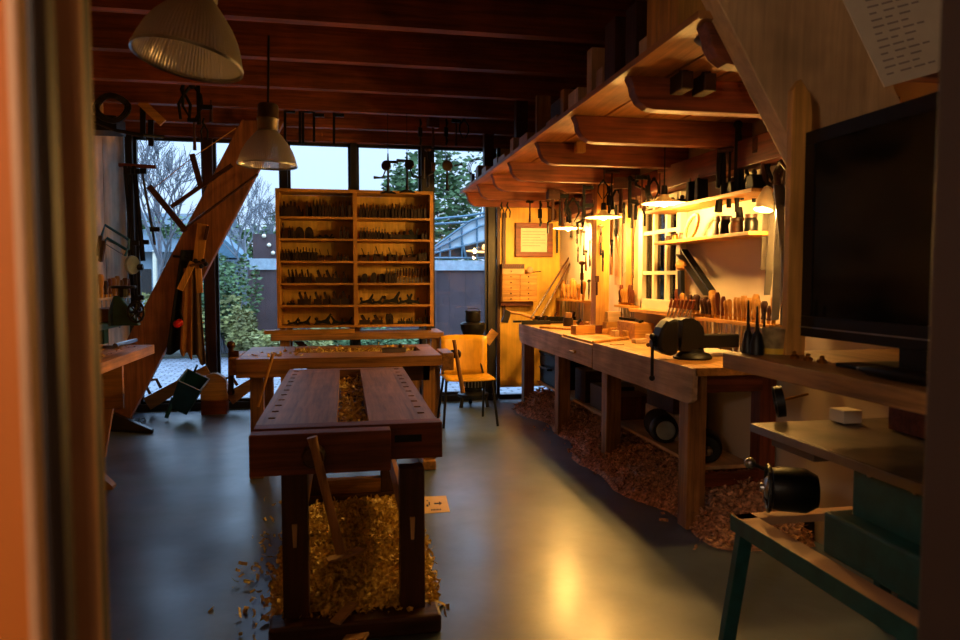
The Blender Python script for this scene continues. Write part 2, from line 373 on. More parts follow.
# ============================================================ OUTSIDE
struct('ground', B(-60, 60, 8.03, 120, -.12, -.02), 'paving')
struct('garden_ground', B(-60, -3.2 + 9, 13.2, 80, -.02, .02), 'earth')
def leafcloud(n, blobs, size, seed):
    g = random.Random(seed); mb = MB()
    for _ in range(n):
        c, r = g.choice(blobs)
        d = V((g.gauss(0, 1), g.gauss(0, 1), g.gauss(0, 1))).normalized() * g.uniform(.45, 1) ** .5
        p = V(c) + V((d.x * r[0], d.y * r[1], d.z * r[2])); s = size * g.uniform(.5, 1.3)
        if p.z < .03: p.z = .03 + g.random() * .1
        a = V((g.gauss(0, 1), g.gauss(0, 1), g.gauss(0, 1))).normalized(); x, y, _ = frame(a)
        mb.add([p + x * s, p + y * s * .5, p - x * s, p - y * s * .5], [(0, 1, 2, 3)])
    return mb
def bush(x, y, rx, h, n, size, mat, label, seed, cat='bush'):
    t = thing('garden_bush' if cat == 'bush' else 'leafy_tree', label, cat, (x, y, 0), 0, 'garden greenery beyond the glass')
    g = random.Random(seed); bl = []
    for _ in range(7): bl.append(((x + g.uniform(-.6, .6) * rx, y + g.uniform(-.4, .4), h * g.uniform(.35, .65)), (rx * .55, .6, h * .36)))
    leafcloud(n, bl, size, seed).build('foliage', mat, t)
    m = MB()
    for _ in range(6):
        a = g.uniform(-.5, .5) * rx; m.tube([(x + a * .3, y, 0), (x + a * .7, y, h * .4), (x + a * 1.3, y + g.uniform(-.2, .2), h * .85)], [.05, .03, .01], 5)
    m.build('stem', 'bark', t)
def baretree(x, y, h, label, seed, spread=1.0, levels=5):
    g = random.Random(seed); mb = MB(); tw = MB()
    def br(p, d, L, r, lv):
        q = p + d * L; tgt = mb if lv > levels - 3 else tw
        mid = p + d * L * .5 + V((g.uniform(-1, 1), g.uniform(-1, 1), g.uniform(-1, 1))) * L * .06
        tgt.tube([p, mid, q], [r, r * .85, r * .65], 5 if lv > levels - 3 else 3, False)
        if lv == 0: return
        for _ in range(g.choice((3, 3, 4)) if lv > 1 else 4):
            nd = (d + V((g.uniform(-1, 1), g.uniform(-1, 1) , g.uniform(-.5, .8))) * .62 * spread).normalized()
            br(p + d * L * g.uniform(.5, 1), nd, L * g.uniform(.58, .8), max(r * .6, .006), lv - 1)
    br(V((x, y, -.02)), V((0, 0, 1)), h * .3, .011 * h, levels)
    t = thing('bare_tree', label, 'tree', (x, y, 0), 0, 'bare winter trees')
    mb.build('trunk', 'bark', t); tw.build('twigs', 'bark', t)
p = PY(160, 240, 15.5); baretree(p.x, 15.5, 6.0, 'bare winter tree with fine branches behind the left panes', 3, 1.05)
p = PY(245, 240, 19); baretree(p.x, 19, 5.6, 'small bare tree behind the left brace, near the fence', 11)
p = PY(270, 240, 24); baretree(p.x, 24, 6, 'bare tree just left of the tool cabinet', 5)
for i, (u, y, rx, h, mt_, lb) in enumerate((
    (165, 13.6, 1.0, 1.15, 'leaf2', 'low green bush below the pale house'),
    (222, 14.0, .62, 1.95, 'leaf', 'tall green shrub left of the dark fence'),
    (226, 13.6, .5, 1.15, 'leaf2', 'dense olive bush beside the dark fence'),
    (300, 13.4, 1.0, .5, 'leaf2', 'low grassy bush seen below the tool cabinet, left bay'),
    (380, 13.4, 1.0, .45, 'leaf', 'low grassy bush seen below the tool cabinet, right bay'))):
    p = PY(u, 300, y); bush(p.x, y, rx, h, 2600, .055, mt_, lb, 20 + i)
for i, (u, y, rx, h, lb) in enumerate((
    (200, 26, 2.6, 3.6, 'blue-green leafy tree between the pale house and the left brace'),
    (152, 27, 2.6, 3.9, 'blue-green tree rising behind the pale house roof'),
    (262, 30, 2.2, 4.0, 'grey-green tree just left of the tool cabinet'),
    (320, 40, 3.4, 5.9, 'rounded green tree top showing above the tool cabinet'),
    (405, 24, 1.3, 5.4, 'leafy tree behind the two hanging breast drills'),
    (460, 22, 2.0, 6.4, 'tall leafy tree behind the egg-beater drill'))):
    p = PY(u, 270, y); bush(p.x, y, rx, h, 3800, .12 if y < 35 else .2, 'leaf', lb, 40 + i, 'tree')
# house on the left
hx0, hx1 = PY(122, 270, 25).x, PY(236, 270, 25).x
t = thing('garden_house', 'low pale blue-grey house with dark roof behind the left panes', 'house', (hx0, 25, 0))
B(hx0, hx0 + 3.1, 25, 29, 0, 2.3).build('wall', 'house', t)
MB().prism([(hx0 - .2, 24.6, 2.25), (hx0 - .2, 27, 3.7), (hx0 - .2, 29.4, 2.25)], (3.5, 0, 0)).build('roof', 'roof', t)
for k in range(3): MB().box(hx0 + .5 + k * .9, hx0 + .9 + k * .9, 24.97, 25, .7, 1.7).build('shutter', 'frame', t)
p = PY(155, 270, 24.7); MB().tube([(p.x, 24.7, 0), (p.x, 24.7, 2.3)], .07, 8).build('downpipe', 'white', t)
hx = PY(222, 250, 22).x
t = thing('garden_shed', 'small gabled shed roof between brace and bare tree', 'shed', (hx, 22, 0))
B(hx - .9, hx + .5, 22, 24, 0, 2.0).build('wall', 'roof', t)
MB().prism([(hx - 1.1, 22, 1.95), (hx - .2, 22, 2.8), (hx + .7, 22, 1.95)], (0, 2, 0)).build('roof', 'ghouse', t)
# fences
def fence(u0, u1, y, z1, zc, label):
    a, b = PY(u0, 300, y).x, PY(u1, 300, y).x
    t = thing('garden_fence', label, 'fence', (a, y, 0)); m = MB(); n = int((b - a) / .28)
    for k in range(n): m.box(a + (b - a) * k / n, a + (b - a) * (k + 1) / n - .002, y, y + .03 + .02 * (k % 2), .02, z1)
    m.build('boards', 'fence', t); MB().box(a - .03, b + .03, y - .04, y + .12, z1, zc).build('cap_rail', 'cap', t)
    for k in range(3): x = a + (b - a) * k / 2; B(x - .06, x + .06, y - .05, y - .001, 0, z1).build('post', 'fence', t)
fence(252, 352, 15.2, 1.57, 1.80, 'dark board fence with pale cap left of the cabinet')
fence(356, 437, 15.8, 1.57, 1.80, 'dark board fence hidden behind the cabinet right bay')
fence(433, 545, 12.0, 1.53, 1.70, 'dark board fence seen behind the yellow chair')
t = thing('globe_light_sign', 'dark panel with three round white lights above left fence', 'light', PY(266, 256, 15.3))
a = PY(253, 256, 15.9); MB().box(a.x, a.x + .6, 15.9, 15.95, 1.8, 2.35).build('panel', 'fence', t)
for u, v in ((264, 236), (269, 245), (273, 253)):
    q = PY(u, v, 15.85); MB().ball(q, .045).build('globe', 'white', t, smooth=True)
# greenhouse with sloping roof on the right
t = thing('greenhouse', 'glazed greenhouse with sloping metal ribbed roof above the right fence', 'greenhouse', PY(466, 256, 13.5))
m = MB(); Yg = 13.5
def gp(u, v, y=Yg): return PY(u, v, y)
m.prism([gp(434, 256), gp(436, 247), gp(470, 222), gp(520, 205), gp(520, 232), gp(436, 252)], (0, .05, 0))
m.build('roof_glass', 'ghglass', t)
MB().prism([gp(434, 258), gp(436, 252), gp(520, 233), gp(520, 258)], (0, .06, 0)).build('dark_glazing', 'frame', t)
m = MB()
for u, a, b in ((440, 246, 258), (450, 238, 258), (462, 228, 258), (477, 220, 258), (487, 216, 258), (510, 208, 258)): m.tube([gp(u, a, Yg - .05), gp(u, b, Yg - .05)], .02, 6)
for pts in (((434, 247), (470, 221), (520, 204)), ((434, 250), (480, 226), (520, 219)), ((434, 253), (520, 232)), ((434, 219), (466, 216), (478, 214), (520, 206)), ((434, 224), (470, 222)), ((484, 205), (492, 257)), ((462, 242), (466, 257)), ((430, 258), (520, 258))):
    m.tube([gp(*q, Yg - .05) for q in pts], .025, 6)
m.build('rib', 'ghouse', t)
m = MB()
for u, v in ((485, 247), (472, 251), (482, 252)): m.ball(gp(u, v, Yg - .1), .06, 2.0 if u != 485 else 1, 1, .35 if u != 485 else 1)
m.build('lit_lamp', emis('greenhouse_lamp', (255, 190, 110), 2.0), t)
# ============================================================ FOREGROUND WORKBENCH
def slab_with_holes(x0, x1, hx0, hx1, y0, y1, z0, z1, n):
    m = MB().box(x0, hx0, y0, y1, z0, z1).box(hx1, x1, y0, y1, z0, z1)
    st = (y1 - y0) / n; s = .032
    for k in range(n):
        m.box(hx0 - .0005, hx1 + .0005, y0 + k * st, y0 + (k + 1) * st - s, z0, z1 - .0004)
        m.box(hx0, hx1, y0 + (k + 1) * st - s, y0 + (k + 1) * st, z0, z1 - .09)
    return m
t = thing('workbench', 'dark worn joiner workbench with a shavings filled well, nearest the camera', 'workbench', (0, 3.7, 0))
slab_with_holes(-.36, -.04, -.325, -.295, 2.925, 4.6, .72, .81, 11).build('top_board', 'oldy', t)
slab_with_holes(.09, .37, .305, .335, 2.925, 4.6, .72, .81, 11).build('top_board', 'oldy', t)
B(-.04, .09, 2.925, 4.6, .71, .735).build('well', 'brownx', t)
MB().box(-.36, .385, 2.84, 2.925, .665, .811).build('end_cap', 'redx', t, .004)
MB().box(-.36, .37, 4.6, 4.68, .68, .811).build('end_cap', 'oldx', t, .004)
MB().box(-.36, -.33, 2.925, 4.6, .64, .7195).build('apron', 'oldy', t)
MB().box(.34, .37, 2.925, 4.6, .64, .7195).build('apron', 'oldy', t)
vj = MB().box(-.365, .17, 2.752, 2.834, .645, .805).build('vise_jaw', 'redx', t, .004)
MB().box(.19, .3, 2.836, 2.8405, .735, .765).build('slot', 'plastic', vj)
hub = PY(314, 455, 2.72)
MB().lathe([(0, -.05), (.036, -.05), (.044, -.03), (.044, .0), (.034, .02), (.034, .045)], hub, (0, 1, 0)).build('screw_hub', 'brownx', vj, smooth=True)
a, b = PY(312, 437, 2.68), PY(341, 553, 2.66)
MB().tube([a, a + (b - a) * .04, a + (b - a) * .5, b], [.020, .0175, .0165, .02], 12).build('vise_handle', 'midz', vj, smooth=True)
for x in (-.25, .205):
    MB().box(x, x + .098, 2.765, 2.855, .05, .644).build('leg', 'brownz', t, .004)
    MB().box(x, x + .098, 4.35, 4.44, .05, .72).build('leg', 'brownz', t, .004)
    MB().box(x + .035, x + .06, 2.856, 4.349, .28, .40).build('stretcher', 'midy', t, .003)
    MB().prism([(x + .042, 2.755, .36), (x + .054, 2.755, .36), (x + .058, 2.755, .45), (x + .038, 2.755, .45)], (0, .05, 0)).build('wedge', 'palez', t)
for y in (2.69, 4.33):
    MB().box(-.3, .36, y, y + .13, 0, .075).build('foot', 'brownx', t, .012)
MB().box(-.15, .205, 4.36, 4.42, .075, .16).build('back_rail', 'midx', t)
o = shavings(420, lambda g: V((g.uniform(-.03, .08), g.uniform(2.95, 4.55), .745 + g.random() * .03)), .02, 3).build('wood_shavings', 'chipl'); tag(o, kind='stuff', label='curled wood shavings lying in the tool well of the near workbench', cat='wood shavings')
def heap(x, y):
    d = ((x - .03) / .36) ** 4 + ((y - 3.45) / .78) ** 4
    return .14 * max(0, 1 - d) * (1 + .35 * noise.noise(V((x * 5, y * 5, 0))))
def heapmesh(hf, x0, x1, y0, y1, nx, ny):
    m = MB(); vs = [(x0 + (x1 - x0) * i / nx, y0 + (y1 - y0) * j / ny, hf(x0 + (x1 - x0) * i / nx, y0 + (y1 - y0) * j / ny) - .012) for j in range(ny + 1) for i in range(nx + 1)]
    return m.add(vs, [(j * (nx + 1) + i, j * (nx + 1) + i + 1, (j + 1) * (nx + 1) + i + 1, (j + 1) * (nx + 1) + i) for j in range(ny) for i in range(nx)])
def smp(g):
    while 1:
        x, y = g.uniform(-.5, .45), g.uniform(2.75, 4.6)
        h = heap(x, y)
        if h > .004 or g.random() < .02: return V((x, y, h + .004 + g.random() * .03))
m = shavings(4600, smp, .026, 4); q = heapmesh(heap, -.5, .48, 2.75, 4.6, 24, 40); m.add(q.v, q.f)
tag(m.build('wood_shavings', 'chipl'), kind='stuff', label='heap of curled shavings on the floor under the near workbench', cat='wood shavings')
for k, (u, v, L, w, a, lb) in enumerate(((289, 466, .16, .05, .3, 'pale wood offcut on the shavings heap, nearest to the bench vise handle'), (344, 585, .13, .045, 1.0, 'pale wood offcut on the shavings heap, lower right'), (238, 500, .0, 0, 0, ''), (355, 596, .09, .05, -.4, 'small pale wood chip at the front of the shavings heap'))):
    if not L: continue
    x, y = PZ(u, v, .2).x, PZ(u, v, .2).y
    if k == 0: x, y = PZ(345, 563, .15).x, PZ(345, 563, .15).y
    z = heap(x, y) + .028; dx, dy = math.cos(a) * L / 2, math.sin(a) * L / 2
    tag(MB().bar((x - dx, y - dy, z), (x + dx, y + dy, z + .02), w, .012).build('wood_offcut', 'palex', bev=.001), lb, 'offcut', 'offcuts on the shavings heap')
g = random.Random(5)
tag(shavings(60, lambda g: V((g.gauss(-.38, .07), g.gauss(3.4, .4), .004 + g.random() * .01)), .02, 8).build('wood_shavings', 'chipl'), kind='stuff', label='loose shavings scattered on the floor left of the near workbench', cat='wood shavings')

# ============================================================ MIDDLE WORKBENCH
ZB = .845
t = thing('workbench', 'broad cross-standing workbench with shavings on top, in the middle of the room', 'workbench', (0, 5.5, 0))
MB().box(-.74, -.38, 5.02, 5.16, ZB - .13, ZB).box(-.74, -.38, 5.16, 5.9, ZB - .07, ZB).box(-.38, .68, 5.02, 5.38, ZB - .075, ZB).box(.56, .68, 5.38, 5.9, ZB - .075, ZB).build('top_board', 'midx', t, .003)
MB().box(-.38, .56, 5.38, 5.72, ZB - .06, ZB - .045).build('well', 'midx', t)
MB().box(-.38, .56, 5.72, 5.9, ZB - .075, ZB).build('back_board', 'midx', t, .003)
MB().box(-.27, .6, 5.1, 5.14, ZB - .19, ZB - .076).build('apron', 'brownx', t)
for x, y in ((-.66, 5.1), (.55, 5.1), (-.66, 5.75), (.5, 5.75)): MB().box(x, x + .09, y, y + .09, .07, ZB - .076).build('leg', 'midz', t, .003)
for x in (-.67, .54): MB().box(x, x + .1, 5.05, 5.9, 0, .07).build('foot', 'midy', t, .01)
MB().box(-.57, .55, 5.12, 5.16, .2, .32).build('stretcher', 'midx', t)
vl = MB().box(-.80, -.745, 5.1, 5.6, ZB - .12, ZB + .0).build('vise_jaw', 'midy', t, .004)
p, q = PY(231, 345, 5.2), PY(231, 392, 5.2); MB().tube([p, q], .02, 10).ball(p, .03).ball(q, .026).build('vise_handle', 'brownz', vl, smooth=True)
p = PY(231, 354, 5.2); MB().tube([p, (-.745, 5.2, p.z)], .025, 10).build('screw', 'brownx', vl)
p = PY(442, 356, 5.3); vr = MB().box(.70, p.x + .07, 5.16, 5.5, ZB - .13, ZB).build('vise_jaw', 'midy', t, .004)
h = PY(455, 354, 5.3); MB().lathe([(0, 0), (.03, 0), (.034, .02), (.034, .06), (.02, .075)], h - V((.03, 0, 0)), (1, 0, 0)).build('screw_hub', 'brownx', vr, smooth=True)
p, q = PY(454, 340, 5.28), PY(463, 393, 5.25); MB().tube([p, q], [.014, .018], 10).build('vise_handle', 'midz', vr, smooth=True)
p, q = PY(273, 354, 4.98), PY(258, 407, 4.9)
tag(MB().tube([p, q], [.012, .009], 8).build('wooden_rod', 'pinez', smooth=True), 'thin pale wooden rod leaning on the left leg of the middle workbench', 'rod')
def chips(g):
    return V((g.uniform(-.34, .5), g.uniform(5.35, 5.75), ZB - .035 + g.random() * .04))
tag(shavings(420, chips, .024, 9).build('wood_shavings', 'chipl'), kind='stuff', label='pale shavings piled on top of the middle workbench', cat='wood shavings')
tag(shavings(40, lambda g: V((g.uniform(-.68, -.3), g.uniform(5.1, 5.5), ZB + .006)), .022, 10).build('wood_shavings', 'chipl'), kind='stuff', label='few loose shavings on the left end of the middle workbench', cat='wood shavings')
p = PY(393, 347, 5.4); t2 = thing('hand_plane', 'small pale hand plane lying on the middle workbench', 'plane', (p.x, 5.3, ZB)); B(p.x - .09, p.x + .09, 5.27, 5.32, ZB, ZB + .035).build('body', 'steel', t2, .005); MB().ball((p.x + .05, 5.295, ZB + .045), .018).build('knob', 'brownx', t2)
# far bench under the cabinet
t = thing('workbench', 'long low bench right under the tool cabinet, before the glass', 'workbench', (.1, 7.1, 0))
B(-.70, .96, 6.95, 7.5, .80, .862).build('top_board', 'midx', t, .003)
for x in (-.62, .84): MB().box(x, x + .09, 7.0, 7.09, 0, .80).build('leg', 'midz', t); MB().box(x, x + .09, 7.36, 7.45, 0, .80).build('leg', 'midz', t)
MB().prism([(-.5, 7.1, .78), (-.42, 7.1, .78), (.06, 7.1, .35), (-.02, 7.1, .35)], (0, .04, 0)).build('brace', 'brownx', t)
B(-.53, .84, 7.02, 7.05, .3, .4).build('stretcher', 'brownx', t)
p = PY(318, 335, 7.0); tag(B(p.x - .5, p.x + .35, 6.98, 7.08, .862, .90).build('wooden_board', 'pinex', bev=.002), 'long pale board lying along the front of the bench below the cabinet', 'board')

# ============================================================ TOOL CABINET
CX0, CX1, CY0, CY1, CZ0, CZ1 = -.66, .89, 7.2, 7.5, .905, 2.245
t = thing('tool_cabinet', 'open two-bay wooden tool cabinet full of planes before the window wall', 'cabinet', (.1, 7.35, .862))
B(CX0, CX0 + .035, CY0, CY1, CZ0, CZ1).build('side_panel', 'cabz', t); B(CX1 - .035, CX1, CY0, CY1, CZ0, CZ1).build('side_panel', 'cabz', t)
B(.085, .125, CY0, CY1, CZ0, CZ1).build('divider', 'cabz', t)
B(CX0, CX1, CY1 + .001, CY1 + .014, CZ0, CZ1).build('back_panel', 'cabbackz', t)
B(CX0, CX1, CY0 - .01, CY1, CZ1, CZ1 + .03).build('top_board', 'cabx', t)
SH = [1.13, 1.35, 1.57, 1.79, 2.005]
B(CX0, CX1, CY0 - .005, CY1, CZ0 - .0, CZ0 + .022).build('shelf', 'cabx', t)
for z in SH:
    B(CX0 + .036, .084, CY0, CY1, z - .02, z).build('shelf', 'cabx', t); B(.126, CX1 - .036, CY0, CY1, z - .02, z).build('shelf', 'cabx', t)
for x in (CX0 + .02, .09, CX1 - .07): B(x, x + .05, CY0 + .04, CY1 - .04, .863, CZ0).build('foot', 'brownx', t)
# kinds of tool on its shelves (origin at the base centre, looking at -Y)
def kit(name, label, cat, group, parts):
    t = thing(name, label, cat, (0, 0, 0), 0, group)
    for nm, mb, mt_ in parts: mb.build(nm, mt_, t, local=True)
    return Proto(t)
P_mould = kit('moulding_plane', '', 'plane', None, [
    ('body', MB().box(-.012, .012, -.1, .12, 0, .085).box(-.009, .012, -.1, .12, .085, .098), 'tool' + 'y'),
    ('wedge', MB().bar((0, .0, .07), (0, -.035, .14), .009, .022), 'brownz'), ('blade', MB().bar((0, .014, .06), (0, -.028, .148), .006, .004), 'dark')])
P_wide = kit('moulding_plane', '', 'plane', None, [
    ('body', MB().box(-.024, .024, -.1, .12, 0, .075).box(-.018, .018, -.1, .12, .075, .088), 'tool' + 'y'),
    ('wedge', MB().bar((0, .0, .07), (0, -.03, .125), .02, .02), 'brownz'), ('blade', MB().bar((0, .014, .06), (0, -.02, .13), .018, .004), 'dark')])
P_bench = kit('wooden_plane', '', 'plane', None, [
    ('body', MB().box(-.062, .062, -.03, .03, 0, .06), 'tool' + 'x'),
    ('blade', MB().bar((.012, 0, .04), (-.035, 0, .135), .036, .006, (0, 1, 0)), 'dark'), ('wedge', MB().bar((.0, 0, .05), (-.034, 0, .112), .03, .014, (0, 1, 0)), 'brownz'),
    ('handle', MB().bar((.045, 0, .055), (.055, 0, .095), .02, .025, (0, 1, 0)), 'tool' + 'x')])
P_jack = kit('jack_plane', '', 'plane', None, [
    ('body', MB().box(-.1, .1, -.03, .03, 0, .05), 'black'),
    ('tote', MB().bar((.055, 0, .045), (.075, 0, .115), .02, .03, (0, 1, 0)), 'tool' + 'x'), ('blade', MB().bar((.03, 0, .03), (-.01, 0, .1), .04, .008, (0, 1, 0)), 'dark'),
    ('knob', MB().tube([(-.065, 0, .045), (-.065, 0, .07), (-.065, 0, .09)], [.01, .018, .012], 8), 'tool' + 'x')])
P_spoke = kit('moulding_plane', '', 'plane', None, [
    ('body', MB().prism([(-.012, -.09, 0), (.012, -.09, 0), (.012, -.09, .07), (.0, -.09, .092), (-.012, -.09, .075)], (0, .19, 0)), 'tool' + 'y'),
    ('blade', MB().bar((0, 0, .07), (.006, -.02, .125), .008, .005), 'steel')])
P_plough = kit('plough_plane', '', 'plane', None, [
    ('body', MB().box(-.06, .06, -.014, .014, 0, .07), 'tool' + 'x'), ('fence', MB().box(-.06, .06, -.08, -.055, .0, .045), 'brownx'),
    ('arm', MB().tube([(-.035, -.1, .05), (-.035, .09, .05)], .011, 8).tube([(.035, -.1, .05), (.035, .09, .05)], .011, 8), 'brownx'),
    ('blade', MB().bar((.01, 0, .05), (-.03, 0, .145), .012, .006, (0, 1, 0)), 'dark')])
P_comp = kit('curved_plane', '', 'plane', None, [
    ('body', MB().prism([(-.1, -.02, 0), (-.07, -.02, .05), (-.02, -.02, .045), (.03, -.02, .06), (.085, -.02, .13), (.1, -.02, .115), (.07, -.02, .05), (.09, -.02, 0), (.0, -.02, .018)], (0, .04, 0)), 'black'),
    ('knob', MB().ball((-.07, 0, .065), .02), 'tool' + 'x')])
P_stand = kit('paring_chisel', '', 'chisel', None, [
    ('handle', MB().lathe([(0, .16), (.009, .158), (.0115, .13), (.008, .085), (.009, .072)], n=8), 'brownz'),
    ('ferrule', MB().lathe([(.008, .072), (.008, .06)], n=8), 'brass'), ('blade', MB().prism([(-.006, -.0015, 0), (.006, -.0015, 0), (.003, -.0015, .062), (-.003, -.0015, .062)], (0, .003, 0)), 'steel')])
P_drum = kit('round_block', '', 'block', None, [
    ('body', MB().prism([(-.035, -.05, 0), (.035, -.05, 0), (.04, -.05, .06), (.025, -.05, .1), (0, -.05, .113), (-.028, -.05, .1), (-.04, -.05, .06)], (0, .1, 0)), 'tool' + 'z'),
    ('blade', MB().box(-.012, .012, -.056, -.0505, .01, .05), 'dark')])
shelfword = ['top', 'second', 'third', 'fourth', 'fifth', 'bottom']
LV = [2.005, 1.79, 1.57, 1.35, 1.13, CZ0 + .022]
cnt = {}
def cab(P, u, row, kind, dy=0.0, rz=0, sc_=1, ry=0):
    bay = 'left' if u < 355 else 'right'
    x = PY(u, 260, 7.3).x; key = (row, bay, kind); cnt[key] = k = cnt.get(key, 0) + 1
    lb = '%s, %s from left, %s cabinet shelf, %s bay' % (kind, ORD[k - 1], shelfword[row], bay)
    z = LV[row] + .0015 + (abs(math.sin(ry)) * .02)
    return P.put((x, 7.31 + dy, z), (0, ry, rz), lb, 'planes and tools on the %s shelf, %s bay' % (shelfword[row], bay), sc_)
g = random.Random(12)
def dense(row, u0, u1, step, P, kind, smin, smax):
    u = u0
    while u < u1:
        cab(P, u, row, kind, g.uniform(-.02, .02), 0, (1, 1, g.uniform(smin, smax))); u += step * g.uniform(.93, 1.12)
# top shelf
dense(0, 285, 296, 3.4, P_wide, 'dark wide moulding plane', 1.0, 1.25)
cab(P_bench, 301, 0, 'small pale-topped wooden plane', -.04, 0, (.5, 1, .8))
dense(0, 308, 350, 3.2, P_mould, 'dark narrow moulding plane', .95, 1.25)
dense(0, 361, 427, 3.1, P_mould, 'dark narrow moulding plane', .85, 1.05)
# second
cab(P_stand, 283.5, 1, 'chisel standing on end'); dense(1, 290, 294, 3, P_mould, 'narrow moulding plane', .8, .9)
for u in (300, 309.5): cab(P_drum, u, 1, 'rounded dark wooden block', 0, 0, (1.05, 1, 1.05))
cab(P_jack, 326, 1, 'long flat dark plane', 0, 0, (.85, 1, .45)); dense(1, 341, 351, 3.4, P_spoke, 'slim profile plane', .8, 1.1)
dense(1, 361, 385, 2.9, P_spoke, 'slim profile plane', .75, 1.05); dense(1, 388, 402, 3.6, P_wide, 'wide moulding plane', .5, .65)
cab(P_jack, 411, 1, 'dark jack plane'); dense(1, 422, 428, 3.3, P_mould, 'narrow moulding plane', .6, .7)
# third
dense(2, 283, 316, 2.9, P_mould, 'dark narrow moulding plane', .75, .95)
for u in (321, 329): cab(P_plough, u, 2, 'plough plane with slanted iron', 0, 0, (.55, .9, .8))
dense(2, 338, 351, 3.2, P_spoke, 'slim profile plane', .5, .75)
for u in (364, 378, 391, 406, 413): cab(P_plough, u, 2, 'plough plane with tall iron', 0, 0, (.75, .9, g.uniform(.85, 1.05)))
dense(2, 368, 400, 7, P_spoke, 'slim profile plane', .7, .9); dense(2, 419, 428, 3, P_mould, 'narrow moulding plane', .8, .9)
# fourth
for u in (289.5, 293, 297, 303, 308.5): cab(P_bench, u, 3, 'wooden plane with upright slanted iron', (u % 3) * .02 - .03, 0, (.42, 1, 1))
for u in (320, 329): cab(P_bench, u, 3, 'wooden plane with upright slanted iron', -.02, 0, (.75, 1, .95))
for u in (337, 345): cab(P_bench, u, 3, 'wooden plane with upright slanted iron', .0, 0, (.5, 1, .85))
for u in (364, 373, 381): cab(P_drum, u, 3, 'dark rounded wooden tool block', 0, 0, (.8, 1, g.uniform(.75, 1.0)), .12)
dense(3, 386, 396, 3.0, P_spoke, 'slim profile plane', .95, 1.2)
dense(3, 398, 428, 2.9, P_stand, 'slim chisel with pale blade', .85, 1.0)
# fifth
cab(P_jack, 290, 4, 'low dark flat plane', 0, 0, (.4, 1, .35))
for u in (301, 306.5, 317, 326): cab(P_bench, u, 4, 'wooden plane with slanted iron', (u % 3) * .02 - .03, 0, (.62, 1, .95))
for u in (335.5, 345): cab(P_bench, u, 4, 'bulky wooden plane with steep iron', -.02, 0, (.72, 1, 1.0))
for u, s_ in ((366, .75), (377, .6), (391, .95), (405, .75), (413, .7)): cab(P_comp, u, 4, 'dark curved plane with rising handle', (u % 4) * .015 - .03, math.pi if u > 410 else 0, (s_, 1, s_ + .1))
# bottom
for u, s_ in ((292, .6), (303, .7), (322, .9), (337, .7), (346, .6)): cab(P_comp, u, 5, 'dark curved iron plane', 0, math.pi if u == 337 else 0, (s_, 1, s_))
for u in (364, 377): cab(P_bench, u, 5, 'low wooden plane', 0, 0, (.85, 1, .7))
cab(P_drum, 389, 5, 'reddish round topped block'); 
for u in (401, 409, 418): cab(P_jack, u, 5, 'small iron plane', 0, 0, (.38, 1, .55))
cab(P_bench, 426, 5, 'upright wooden plane', 0, 0, (.3, 1, 1.1))

# ============================================================ CHAIR AND STOVE
t = thing('chair', 'yellow plywood shell chair with black steel legs beside the stove', 'chair', (1.2, 6.7, 0))
n = 9; top, bot = [], []
def shell(u0, u1, v0, v1, y0, y1, bulge, name, thick):
    m = MB(); vs = []
    for j in range(7):
        for i in range(n):
            s_, r_ = i / (n - 1), j / 6
            p = PY(u0 + (u1 - u0) * s_, v0 + (v1 - v0) * r_, y0 + (y1 - y0) * r_); p.y -= bulge * (1 - (2 * s_ - 1) ** 2) * -1
            if j == 0: p.z -= .012 * abs(2 * s_ - 1) ** 4
            vs.append(p)
    m.add(vs, [(j * n + i, j * n + i + 1, (j + 1) * n + i + 1, (j + 1) * n + i) for j in range(6) for i in range(n - 1)])
    return m.build(name, 'chair', t, smooth=True, solid=thick)
shell(441, 487, 335, 376, 6.94, 6.86, .035, 'backrest', .012)
sx0, sx1 = PY(446, 380, 6.5).x, PY(495, 380, 6.5).x
m = MB(); vs = []
for j in range(6):
    for i in range(8):
        s_, r_ = i / 7, j / 5
        vs.append((sx0 + (sx1 - sx0) * s_ - .01 * r_, 6.48 + .38 * r_, .452 - .012 * (1 - (2 * s_ - 1) ** 2) - (.008 if j == 0 else 0)))
m.add(vs, [(j * 8 + i, j * 8 + i + 1, (j + 1) * 8 + i + 1, (j + 1) * 8 + i) for j in range(5) for i in range(7)]).build('seat', 'chair', t, smooth=True, solid=.012)
for x0, x1, y0, y1 in ((sx0 + .01, sx0 - .03, 6.54, 6.46), (sx1 - .02, sx1 + .02, 6.54, 6.46), (sx0 + .02, sx0 - .02, 6.82, 6.95), (sx1 - .04, sx1 - .03, 6.82, 6.95)):
    MB().tube([(x0, y0, .437), (x1, y1, .0)], .0125, 10).build('leg', 'black', t, smooth=True)
MB().tube([(sx0 + .02, 6.54, .43), (sx0 + .02, 6.84, .43), (sx0 + .04, 6.93, .6)], .01, 8).build('side_rail', 'black', t, smooth=True)
MB().tube([(sx1 - .03, 6.54, .43), (sx1 - .04, 6.84, .43), (sx1 - .07, 6.93, .6)], .01, 8).build('side_rail', 'black', t, smooth=True)
sx = PY(473, 380, 7.55).x
t = thing('glue_stove', 'small black cast iron stove standing behind the yellow chair', 'stove', (sx, 7.55, 0))
for k in range(3):
    a = R(90 + 120 * k); d = V((math.cos(a), math.sin(a), 0))
    MB().tube([V((sx, 7.55, .16)) + d * .08, V((sx, 7.55, .1)) + d * .15, V((sx, 7.55, 0)) + d * .17], [.022, .018, .022], 8).build('leg', 'black', t, smooth=True)
MB().lathe([(0, .1), (.15, .1), (.17, .12), (.17, .14), (.10, .17), (.10, .19), (.12, .2), (.135, .24), (.135, .36), (.12, .40), (.09, .42), (.09, .46)], (sx, 7.55, 0)).build('fire_box', 'black', t, smooth=True)
